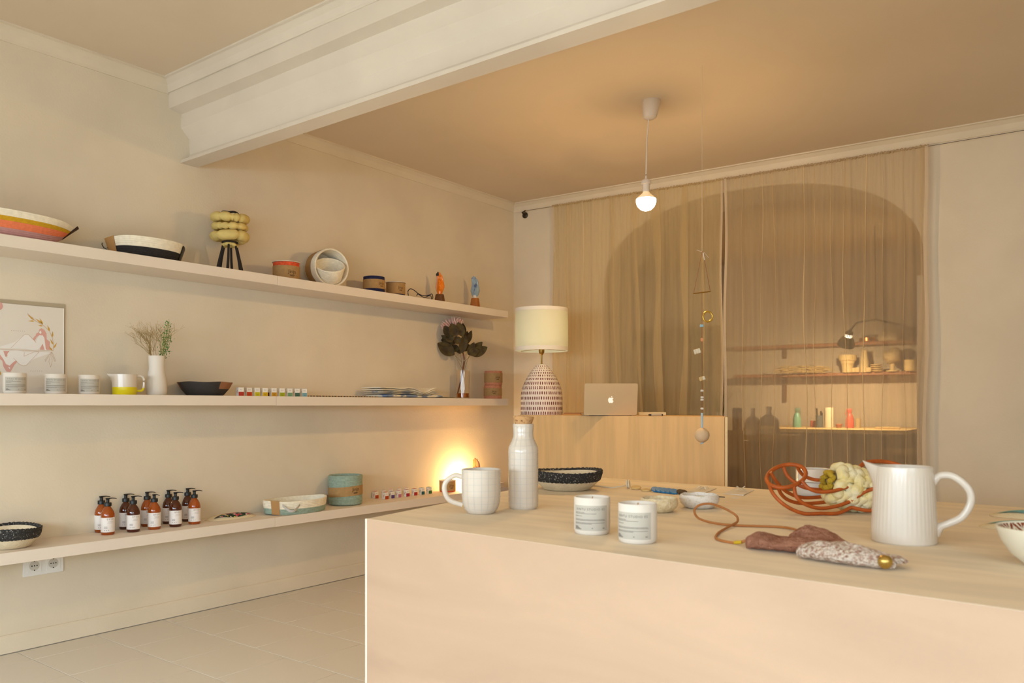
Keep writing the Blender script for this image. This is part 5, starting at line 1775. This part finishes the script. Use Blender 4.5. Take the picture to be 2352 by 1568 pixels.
for py in (897, 912, 917.5, 938):
    bead(1612.5, py, 6.5, 4.6, MATTEW)
BLC = M('sky_blue_cord', (182, 200, 206), .6)
MB().tube([hm(1612.5, 948), hm(1612.5, 984)], .0048, 8).build('blue_cord', BLC, t)
c_ = hm(1612.5, 999)
Rb = 17 * k_
MB().lathe([(0, -Rb)] + [(Rb * math.sin(PI * i / 18), -Rb * math.cos(PI * i / 18)) for i in range(1, 18)] + [(0, Rb)], 32).build('wooden_ball', M('pale_wood_ball', (222, 190, 150), .6, var=.05, vscale=20), t, loc=tuple(c_))
MB().tube([hm(1609, 1019), hm(1613, 1017), hm(1617, 1014)], .0035, 6).build('blue_knot', BLC, t)
# ------------------------------------------------------------------ curtains on a wire
ZW = 2.345
w0 = wall_ts(0.095, -0.006)
t = thing('curtain_wire', 'thin steel curtain wire with a dark wall hook in the corner', 'wire', (w0[0], w0[1], ZW - .02))
o = Vector(t.location)
HOOK = M('dark_hook', (70, 60, 48), .4, metal=.6)
we = wall_ts(4.6, -.05)
wa = wall_ts(.16, -.035)
pts = []
for i in range(25):
    f = i / 24
    p = wall_ts(.12 + 4.4 * f, -.045)
    pts.append(Vector((p[0], p[1], ZW - .012 * math.sin(PI * min(1, f * 1.0)))) - o)
MB().tube(pts, .0013, 5).build('wire', HOOK, t)
hk = MB()
d = Vector((bn[0], bn[1], 0))
mt = Matrix.Rotation(0, 3, 'Z')
disc_ = MB().lathe([(0, 0), (.022, 0), (.022, .006), (.012, .010), (.010, .018), (0, .018)], 20)
q_ = d.to_track_quat('Z', 'Y').to_matrix()
disc_.deform(lambda a, b, c: tuple(q_ @ Vector((a, b, c))))
disc_.build('wall_plate', HOOK, t, loc=tuple(Vector((*wall_ts(.10, 0), ZW - .02)) - o))
MB().tube([Vector((*wall_ts(.10, -.016), ZW - .02)) - o, Vector((*wall_ts(.10, -.04), ZW - .008)) - o, Vector((*wall_ts(.13, -.045), ZW)) - o], .005, 8).build('hook_arm', HOOK, t)

def sheer(name, rgb, op0, op1, trl=.5):
    m = bpy.data.materials.new(name)
    m.use_nodes = True
    nt = m.node_tree
    nt.nodes.clear()
    out = nt.nodes.new('ShaderNodeOutputMaterial')
    tp, df, tl_, m1, m2 = [nt.nodes.new('ShaderNode' + s) for s in ('BsdfTransparent', 'BsdfDiffuse', 'BsdfTranslucent', 'MixShader', 'MixShader')]
    df.inputs[0].default_value = lin(rgb)
    tl_.inputs[0].default_value = lin(rgb)
    m1.inputs[0].default_value = trl
    tc = nt.nodes.new('ShaderNodeTexCoord')
    mp = nt.nodes.new('ShaderNodeMapping')
    mp.inputs['Scale'].default_value = (1, 1, .06)
    nz = nt.nodes.new('ShaderNodeTexNoise')
    nz.inputs['Scale'].default_value = 34
    nz.inputs['Detail'].default_value = 5
    mr = nt.nodes.new('ShaderNodeMapRange')
    mr.inputs[1].default_value, mr.inputs[2].default_value = .33, .68
    mr.inputs[3].default_value, mr.inputs[4].default_value = op0, op1
    nt.links.new(tc.outputs['Object'], mp.inputs[0])
    nt.links.new(mp.outputs[0], nz.inputs['Vector'])
    nt.links.new(nz.outputs['Fac'], mr.inputs[0])
    nt.links.new(df.outputs[0], m1.inputs[1]); nt.links.new(tl_.outputs[0], m1.inputs[2])
    nt.links.new(mr.outputs[0], m2.inputs[0])
    nt.links.new(tp.outputs[0], m2.inputs[1]); nt.links.new(m1.outputs[0], m2.inputs[2])
    nt.links.new(m2.outputs[0], out.inputs[0])
    return m
HEM = sheer('white_hem', (240, 224, 200), .8, .9)
CREASE = sheer('crease_fold', (240, 218, 176), .55, .72, .3)
def t_of(px, s=-.05):
    p = back(px, s)
    q = wall_ts(0, 0)
    u = (math.cos(BACK_ROT), math.sin(BACK_ROT))
    return (p[0] - q[0]) * u[0] + (p[1] - q[1]) * u[1]
def curtain(label, ta, tb, mat, nf, amp, seed, creases, lean=0.0):
    c0 = wall_ts(ta, -.05)
    t = thing('sheer_curtain', label, 'curtain', (c0[0], c0[1], 0), BACK_ROT, 'sheer curtain panels')
    rr = random.Random(seed)
    ph = [rr.uniform(0, 6) for _ in range(8)]
    Wd = tb - ta
    def off(u, z):
        f = z / ZW
        g = .35 + .65 * (1 - f)
        a_ = amp * g * (math.sin(2 * PI * nf * u + ph[0] + .5 * math.sin(3 * z + ph[3])) * .6 + .4 * math.sin(2 * PI * nf * 1.73 * u + ph[1] + .3 * z) + .25 * math.sin(2 * PI * nf * 3.1 * u + ph[2]))
        return a_ + .0025 * math.sin(2 * PI * 46 * u + ph[4]) * f ** 6
    def fn(u, v):
        z = .02 + (ZW - .02) * v
        x_ = u * Wd + .008 * math.sin(4 * z + ph[5] + u * 9) * (1 - v) + .004 * math.sin(7 * z + u * 30)
        return (x_, off(u, z), z - .012 * math.sin(PI * (ta + u * Wd) / 4.4) * v)
    MB().grid(fn, 220, 30).build('sheer_panel', mat, t)
    # sewn edges
    for u0, s_ in ((0.0, 1), (1.0, -1)):
        mb = MB()
        def fe(a_, b_):
            p = fn(u0 + s_ * .0 , b_)
            return (p[0] + s_ * a_ * .016, p[1] - .002, p[2])
        mb.grid(fe, 2, 40)
        mb.build('edge_hem', HEM, t)
    # overlapping crease folds: doubled cloth hanging in narrow pleats
    for i, (uc, wd, dx_) in enumerate(creases):
        def fc(a_, b_):
            z = .02 + (ZW * .985 - .02) * b_
            p = fn(min(1, max(0, uc + dx_ * (1 - b_))), b_)
            w_ = wd * (.55 + .45 * math.sin(3.2 * z + i) ** 2) * (.6 if wd < .0155 else 1)
            return (p[0] + (a_ - .5) * w_ + .006 * math.sin(2.6 * z + i * 2.1) + .003 * math.sin(6.1 * z + i), p[1] - .004 - .004 * math.sin(PI * a_), p[2])
        MB().grid(fc, 4, 30).build('pleat', CREASE if wd < .0155 else mat, t)
    # gathered heading on the wire
    hd = MB()
    N = int(Wd / .012)
    pts, rad = [], []
    for i in range(N * 4):
        u = i / (N * 4 - 1)
        p = fn(u, 1.0)
        pts.append((p[0], -.000 + .004 * math.sin(i * 1.57), p[2] + .002 + .0035 * math.sin(i * 1.1 + seed)))
        rad.append(.0055 + .002 * math.sin(i * .9))
    hd.tube(pts, rad, 6)
    hd.build('gathered_heading', mat, t)
    return t
S1 = sheer('sheer_straw', (234, 212, 166), .50, .58)
S2 = sheer('sheer_taupe', (226, 204, 168), .48, .57)
curtain('left sheer curtain panel behind the counter and lamp', t_of(1268), t_of(1658.5), S1, 9, .014, 3, [(.10, .02, 0), (.20, .012, .02), (.38, .025, .05), (.52, .03, .06), (.635, .06, .06), (.80, .05, .0), (.905, .016, 0)])
curtain('right sheer curtain panel covering the arch beside the bare wall', t_of(1665.0), t_of(2131), S2, 8, .016, 5, [(.10, .008, 0), (.2, .010, .01), (.27, .006, 0), (.43, .014, .0), (.475, .008, .01), (.56, .007, 0), (.62, .010, .02), (.72, .012, .0), (.80, .006, .0), (.9, .006, 0), (.97, .02, .0)])

# ------------------------------------------------------------------ workroom behind the arch
DARKC = M('dark_tablecloth', (122, 106, 90), .95)
TOPW = M('worktop', (206, 170, 112), .6)
def bpt(px, s):
    return back(px, s)
# long worktable
a, b = bpt(1768, 2.55), bpt(2068, 2.55)
t = thing('work_table', 'worktable with pale top and dark skirt behind the curtain', 'table', (a[0], a[1], 0), BACK_ROT)
Lw = math.hypot(b[0] - a[0], b[1] - a[1])
MB().box((Lw / 2 - .1, .55, .755), (Lw + .3, 1.1, .03), .004).build('top', TOPW, t)
def skirt(u, v):
    x_ = -.2 + (Lw + .22) * u
    return (x_, .012 + .02 * math.sin(u * 40) * (1 - v) - .02 * (1 - v), .01 + .725 * v)
MB().grid(skirt, 80, 6).build('front_skirt', DARKC, t)
MB().grid(lambda u, v: (Lw + .03 + .25 * (1 - v) ** 2 * u, .02 + 1.0 * u, .01 + .725 * v), 12, 10).build('side_skirt', DARKC, t)
# shelf on the rear wall with rail uprights
def on_rear(px, py, s=3.6):
    p = bpt(px, s)
    return p[0], p[1], zat(py, p[2])
SHW = M('red_brown_shelf', (150, 92, 56), .6)
p0, p1 = on_rear(1690, 862, 3.55), on_rear(2122, 862, 3.55)
ln = math.hypot(p1[0] - p0[0], p1[1] - p0[1])
zs1 = on_rear(1950, 855, 3.45)[2]
zs2 = on_rear(1950, 786, 3.45)[2]
for zz, lab in ((zs1, 'lower'), (zs2, 'upper')):
    t = thing('workroom_shelf', f'{lab} brown wooden shelf on the workroom rear wall', 'shelf', (p0[0], p0[1], zz - .028), BACK_ROT, 'workroom shelves')
    MB().box((ln / 2, .06, .014), (ln, .28, .028), .002).build('board', SHW, t)
    for f in (.27, .99):
        MB().box((ln * f - .02, .175, -.12 if lab == 'lower' else -.04), (.03, .02, .26 if lab == 'lower' else .10)).build('bracket', M('bracket_brown', (120, 80, 50), .6), t)
# things on the lower shelf
def rear_thing(name, label, cat, px, s=3.48, z=None, group=None):
    p = bpt(px, s)
    t = thing(name, label, cat, (p[0], p[1], zs1 if z is None else z), face_cam(p[0], p[1]), group)
    return t, p[2] / F
CLAYP = M('pale_clay', (222, 190, 130), .7)
t, k = rear_thing('clay_pot', 'pale terracotta pot with thick rim on the workroom shelf', 'pot', 1947)
MB().lathe([(0, 0), (12 * k, 0), (14 * k, 24 * k), (15 * k, 26 * k), (18 * k, 27 * k), (19.5 * k, 29 * k), (19.5 * k, 40 * k), (17.5 * k, 40 * k), (15 * k, 20 * k), (0, 10 * k)], 28).build('pot', CLAYP, t)
t, k = rear_thing('clay_bottle', 'slim pale clay bottle on the workroom shelf', 'bottle', 1985.5)
MB().lathe([(0, 0), (9 * k, 0), (9.5 * k, 10 * k), (9 * k, 24 * k), (6.5 * k, 42 * k), (6 * k, 50 * k), (5 * k, 51 * k), (0, 48 * k)], 24).build('bottle', CLAYP, t)
for i, (px, w, h, lab) in enumerate(((1960, 4.5, 10, 'tiny clay cup left of the slim clay bottle'), (1969, 5, 11, 'small clay cup touching the slim clay bottle'), (1995, 6.5, 10, 'round little clay cup right of the slim clay bottle'), (2091, 13, 26, 'rough pale mug at the right end of the workroom shelf'))):
    t, k = rear_thing('clay_cup', lab, 'cup', px, 3.44, None, 'clay cups in the workroom')
    MB().lathe([(0, 0), (w * .8 * k, 0), (w * k, 3 * k), (w * k, h * k), (w * .88 * k, h * k), (w * .8 * k, 3 * k), (0, 2 * k)], 20).build('cup', CLAYP, t)
for i in range(4):
    t, k = rear_thing('saucer', ['lowest', 'second', 'third', 'topmost'][i] + ' saucer of the small stack on the workroom shelf', 'saucer', 2015 - i, 3.46, zs1 + i * .018, 'stack of saucers')
    MB().lathe([(0, 0), (8 * k, 0), (13 * k, 3.2 * k), (13.2 * k, 4.0 * k), (8 * k, 1.5 * k), (0, 1.2 * k)], 20).build('saucer', CLAYP, t)
t, k = rear_thing('head_sculpture', 'rough pale clay head on a post on the workroom shelf', 'sculpture', 2050)
r_ = random.Random(5)
MB().lathe([(0, 0), (14 * k, 0), (14 * k, 3 * k), (5 * k, 4 * k), (5 * k, 28 * k), (0, 28 * k)], 16).build('stand', CLAYP, t)
mb = MB().lathe([(0, 18 * k)] + [(21 * k * math.sin(PI * i / 16), (36 - 18 * math.cos(PI * i / 16)) * k) for i in range(1, 16)] + [(0, 54 * k)], 28)
mb.deform(lambda a_, b_, c_: (a_ * (1 + .10 * math.sin(c_ * 60 + a_ * 30)), b_ * (1 + .1 * math.sin(a_ * 50)), c_ + .01 * math.sin(a_ * 40)))
mb.build('head', M('rough_clay', (186, 160, 116), .9, bump=1, bscale=30, var=.15, vscale=14), t)
t, k = rear_thing('dried_bundle', 'loose heap of dried grass lying on the workroom shelf', 'dried grass', 1846, 3.42)
mb = MB()
for i in range(120):
    x0 = r_.uniform(-45, 40) * k
    l = r_.uniform(20, 60) * k
    z0 = r_.uniform(1, 14) * k
    mb.tube([(x0 - l / 2, r_.uniform(-.05, .05), z0), (x0, r_.uniform(-.05, .05), z0 + r_.uniform(0, 6) * k), (x0 + l / 2, r_.uniform(-.05, .05), max(.002, z0 + r_.uniform(-8, 4) * k))], .0028, 4)
mb.build('grass_blades', M('dry_grass', (196, 166, 110), .9), t, kind='stuff')
t, k = rear_thing('copper_pan', 'shiny copper pan on the upper workroom shelf', 'pan', 1992, 3.44, zs2)
MB().lathe([(0, 0), (17 * k, 0), (18 * k, 8 * k), (17 * k, 8 * k), (16 * k, 1 * k), (0, 1 * k)], 28).build('pan', M('copper', (200, 120, 70), .3, metal=1), t)
# draped cloth bag on upper shelf
t, k = rear_thing('bag_bundle', 'pale cloth bundle slumped on the upper workroom shelf', 'bundle', 2042, 3.46, zs2)
mb = MB().lathe([(0, 0), (20 * k, 0), (23 * k, 8 * k), (16 * k, 22 * k), (8 * k, 30 * k), (0, 32 * k)], 24)
mb.deform(lambda a_, b_, c_: (a_ * (1 + .15 * math.sin(5 * math.atan2(b_, a_))), b_ * .7, c_))
mb.build('cloth', M('pale_linen', (196, 176, 142), .95), t)
t, k = rear_thing('dark_case', 'dark box at the right end of the upper workroom shelf', 'box', 2100, 3.50, zs2)
MB().box((0, 0, 15 * k), (36 * k, .12, 30 * k), .004).build('case', M('dark_case', (92, 74, 58), .8), t)

# desk lamp hanging in over the shelf
p = bpt(1946, 2.55)
k = p[2] / F
zl = zat(781, p[2])
t = thing('desk_lamp', 'black desk lamp lit, hanging over the workroom shelf', 'lamp', (p[0], p[1], zl), face_cam(p[0], p[1]))
LB = M('lamp_black', (44, 40, 36), .5)
mtx = Matrix.Rotation(.28, 3, 'Y') @ Matrix.Rotation(.45, 3, 'X')
rotm = lambda a_, b_, c_: tuple(mtx @ Vector((a_, b_, c_)))
MB().lathe([(19 * k, -14 * k), (18.5 * k, -6 * k), (14 * k, 4 * k), (8.5 * k, 8 * k), (8.5 * k, 9 * k), (13 * k, 3 * k), (17.5 * k, -7 * k), (18 * k, -14 * k)][::-1], 36).deform(rotm).build('shade', LB, t)
mb = MB()
for i in range(14):
    a_ = 2 * PI * i / 14
    mb.box((8.2 * k * math.cos(a_), 8.2 * k * math.sin(a_), 12 * k), (1.6 * k, 1.6 * k, 8 * k))
mb.deform(rotm).build('vent_slats', LB, t, False)
MB().lathe([(0, 9 * k), (7.0 * k, 9.5 * k), (7.0 * k, 15 * k), (0, 15.5 * k)], 20).deform(rotm).build('lit_vent', M('vent_glow', (255, 230, 170), .5, emit=6, ecol=(1, .8, .5)), t)
MB().lathe([(8.5 * k, 16 * k), (8.5 * k, 19 * k), (5 * k, 24 * k), (0, 25 * k)], 20).deform(rotm).build('cap', LB, t)
MB().tube([rotm(0, 0, 24 * k), (20 * k, 0.02, 40 * k), (60 * k, .05, 46 * k), (110 * k, .10, 34 * k)], .008, 6).build('arm', LB, t)
MB().tube([(60 * k, .05, 46 * k), (58 * k, .05, 2.5 - zl)], .005, 6).build('hanger_rod', LB, t)
ld = bpy.data.lights.new('desk_bulb', 'POINT')
ld.energy = DESK_WATTS
ld.color = (1.0, .80, .50)
ld.shadow_soft_size = .03
lo = bpy.data.objects.new('desk_bulb', ld)
COL.objects.link(lo)
lo.parent = t
lo.location = rotm(0, 0, -5 * k)

# things on the worktable
def bench(name, label, cat, px, s=3.1, group=None):
    p = bpt(px, s)
    return thing(name, label, cat, (p[0], p[1], .77), face_cam(p[0], p[1]), group), p[2] / F
def spray(label, px, rgb, nm, flip, s, cap):
    t, k = bench('spray_bottle', label, 'bottle', px, s, 'spray bottles')
    m = M(nm, rgb, .4)
    MB().lathe([(0, 0), (9 * k, 0), (9.3 * k, 2 * k), (9 * k, 18 * k), (6 * k, 29 * k), (4 * k, 33 * k), (0, 33 * k)], 24).build('body', m, t)
    mb = MB()
    mb.box((flip * 1.5 * k, 0, 40 * k), (12 * k, 6 * k, 9 * k), 1.5 * k)
    mb.tube([(flip * 6 * k, 0, 38 * k), (flip * 9 * k, 0, 30 * k)], 1.4 * k, 6)
    mb.lathe([(0, 32 * k), (3.6 * k, 32 * k), (3.6 * k, 37 * k), (0, 37 * k)], 12)
    mb.build('trigger_head', M(nm + '_head', cap, .5), t)
spray('red spray bottle on the worktable', 1952, (222, 96, 76), 'coral_plastic', -1, 3.05, (206, 90, 74))
spray('green spray bottle on the worktable', 1830.5, (110, 168, 140), 'mint_plastic', 1, 3.05, (84, 120, 100))
t, k = bench('brush_jar', 'dark jar holding brushes on the worktable', 'jar', 1882, 3.05)
MB().lathe([(0, 0), (8 * k, 0), (8 * k, 28 * k), (7 * k, 28 * k), (7 * k, 3 * k), (0, 3 * k)], 20).build('jar', M('slate_jar', (84, 92, 94), .5), t)
for dx_, h_ in ((-5, 44), (3, 38), (5, 34)):
    MB().tube([(dx_ * .6 * k, 0, 4 * k), (dx_ * 1.2 * k, 0, h_ * k)], [1.2 * k, 2.2 * k], 6).build('brush', LB, t)
t, k = bench('paper_roll', 'upright white paper roll on the worktable', 'roll', 1904, 3.1)
MB().lathe([(3 * k, 0), (10 * k, 0), (10 * k, 46 * k), (3 * k, 46 * k), (3 * k, 0)], 28).build('roll', M('roll_paper', (240, 222, 184), .9), t)
t, k = bench('red_tin', 'small red tin beside the brush jar', 'tin', 1868, 3.12)
MB().lathe([(0, 0), (6.5 * k, 0), (6.5 * k, 14 * k), (6 * k, 15 * k), (0, 15 * k)], 20).build('tin', M('red_tin', (180, 84, 54), .5), t)
t, k = bench('clay_dish', 'little terracotta dish left of the red spray bottle', 'dish', 1927, 3.05)
MB().lathe([(0, 0), (5 * k, 0), (7.5 * k, 8 * k), (7 * k, 9 * k), (4 * k, 2 * k), (0, 2 * k)], 20).build('dish', M('terracotta', (176, 104, 60), .7), t)
t, k = bench('beige_tumbler', 'beige tumbler right of the red spray bottle', 'tumbler', 1971, 3.2)
MB().lathe([(0, 0), (5.5 * k, 0), (6.5 * k, 21 * k), (6 * k, 21 * k), (5 * k, 2 * k), (0, 2 * k)], 20).build('tumbler', M('beige_clay', (196, 166, 116), .7), t)
t, k = bench('board_stack', 'flat board at the right of the worktable', 'board', 2038, 2.95)
MB().box((0, 0, 2 * k), (50 * k, .2, 4 * k), .002).build('board', TOPW, t)

# near workbench with glass vessels, picture frame, stool
a, b = bpt(1560, 1.15), bpt(1792, 1.15)
t = thing('side_bench', 'dark covered bench with glassware behind the curtain', 'bench', (a[0], a[1], 0), BACK_ROT)
Lw = math.hypot(b[0] - a[0], b[1] - a[1])
MB().box((Lw / 2, .28, .735), (Lw, .56, .03), .004).build('top', M('bench_top', (170, 146, 110), .6), t)
MB().grid(lambda u, v: (Lw * u, .01 + .012 * math.sin(u * 50) * (1 - v), .01 + .70 * v), 60, 5).build('front_skirt', DARKC, t)
MB().grid(lambda u, v: (Lw, .01 + .54 * u, .01 + .70 * v), 10, 4).build('side_skirt', DARKC, t)
GL2 = M('grey_glass', (226, 220, 208), .12, trans=.45, ior=1.15)
for px, w, h, lab in ((1729, 18, 61, 'round glass carafe with flared neck on the bench'), (1766, 23, 63, 'large glass demijohn beside the flared carafe')):
    p = bpt(px, 1.38 if px < 1740 else 1.60)
    k = p[2] / F
    t = thing('glass_carafe', lab, 'carafe', (p[0], p[1], .75), face_cam(p[0], p[1]), 'glass carafes')
    MB().lathe([(0, 0), (w * .92 * k, 0), (w * k, 4 * k), (w * k, h * .45 * k), (w * .75 * k, h * .60 * k), (w * .28 * k, h * .72 * k), (w * .22 * k, h * .85 * k), (w * .3 * k, h * .97 * k), (w * .24 * k, h * k), (0, h * .97 * k)], 28).build('glass', GL2, t)
p = bpt(1693, 1.5)
k = p[2] / F
t = thing('mauve_bag', 'mauve cloth bag standing at the bench edge', 'bag', (p[0], p[1], .75), face_cam(p[0], p[1]))
MB().box((0, 0, 30 * k), (21 * k, .05, 60 * k), .008).build('bag', M('mauve_cloth', (110, 88, 84), .9), t)
p = bpt(1432, .70)
k = p[2] / F
t = thing('picture_frame', 'leaning pale wooden frame behind the laptop and curtain', 'frame', (p[0], p[1], 0), BACK_ROT)
zt_ = zat(792, p[2])
mb = MB()
for x_ in (-.10, .10):
    mb.box((x_, 0, zt_ / 2 + .002), (.018, .02, zt_ - .002))
mb.box((0, 0, zt_ - .009), (.2, .02, .018)).box((0, 0, .31), (.2, .02, .018))
mb.build('frame', M('frame_wood', (216, 196, 160), .6), t, False)
MB().box((0, .006, zt_ / 2 + .15), (.19, .006, zt_ - .32)).build('panel', M('frame_panel', (170, 150, 120), .8), t, False)
p = bpt(2085, 1.6)
k = p[2] / F
t = thing('stool', 'round wooden stool at the arch\'s right jamb', 'stool', (p[0], p[1], 0), 0)
zt_ = zat(1033, p[2])
MB().lathe([(0, zt_ - .025), (.16, zt_ - .025), (.165, zt_ - .012), (.16, zt_), (0, zt_)], 32).build('seat', M('stool_wood', (170, 140, 96), .6), t)
for i in range(4):
    a_ = PI / 4 + PI / 2 * i
    MB().tube([(.14 * math.cos(a_), .14 * math.sin(a_), 0), (.10 * math.cos(a_), .10 * math.sin(a_), zt_ - .02)], .013, 8).build('leg', LB, t)
# grass in a vase seen through the gap
p = bpt(1652, .62)
k = p[2] / F
t = thing('grass_vase', 'glass jar of green grass glimpsed between the curtains', 'plant', (p[0], p[1], .0), 0)
zb_ = zat(952, p[2])
MB().lathe([(0, 0), (.16, 0), (.16, zb_ - .11), (0, zb_ - .11)], 24).build('stand', DARKC, t)
MB().lathe([(0, zb_ - .109), (.028, zb_ - .109), (.030, zb_ - .05), (.020, zb_ + .02), (.016, zb_ + .02), (.026, zb_ - .09), (0, zb_ - .1)], 20).build('jar', GL2, t)
mb = MB()
for i in range(40):
    a_ = r_.uniform(0, 6.3)
    d = r_.uniform(.02, .11)
    mb.tube([(0, 0, zb_ - .09), (.4 * d * math.cos(a_), .4 * d * math.sin(a_), zb_ + .08), (d * math.cos(a_), d * math.sin(a_), zb_ + r_.uniform(.12, .25))], [.0022, .002, .0006], 4)
mb.build('grass', M('olive_grass', (120, 110, 30), .8), t, kind='stuff')
# white board leaning inside the right jamb
p = bpt(2117, .62)
t = thing('white_board', 'narrow white board standing inside the right side of the arch', 'board', (p[0], p[1], 0), BACK_ROT)
MB().box((0, 0, zat(633, p[2]) / 2), (.05, .02, zat(633, p[2]))).build('board', M('white_laminate', (236, 226, 212), .5), t, False)
# dark cabinet on the rear left
p, q = bpt(1455, 3.3), bpt(1640, 3.3)
t = thing('cabinet', 'tall dark shelving cabinet dim in the workroom', 'cabinet', (p[0], p[1], 0), BACK_ROT)
Lw = math.hypot(q[0] - p[0], q[1] - p[1])
CAB = M('cabinet_dark', (110, 86, 62), .8)
for x_ in (0, Lw * .5, Lw):
    MB().box((x_, .15, .9), (.03, .3, 1.8)).build('upright', CAB, t)
for z_ in (.1, .5, .9, 1.25, 1.55, 1.8):
    MB().box((Lw / 2, .15, z_), (Lw, .3, .025)).build('shelf_board', CAB, t)
MB().box((Lw / 2, .29, .9), (Lw, .01, 1.8)).build('rear_panel', CAB, t)
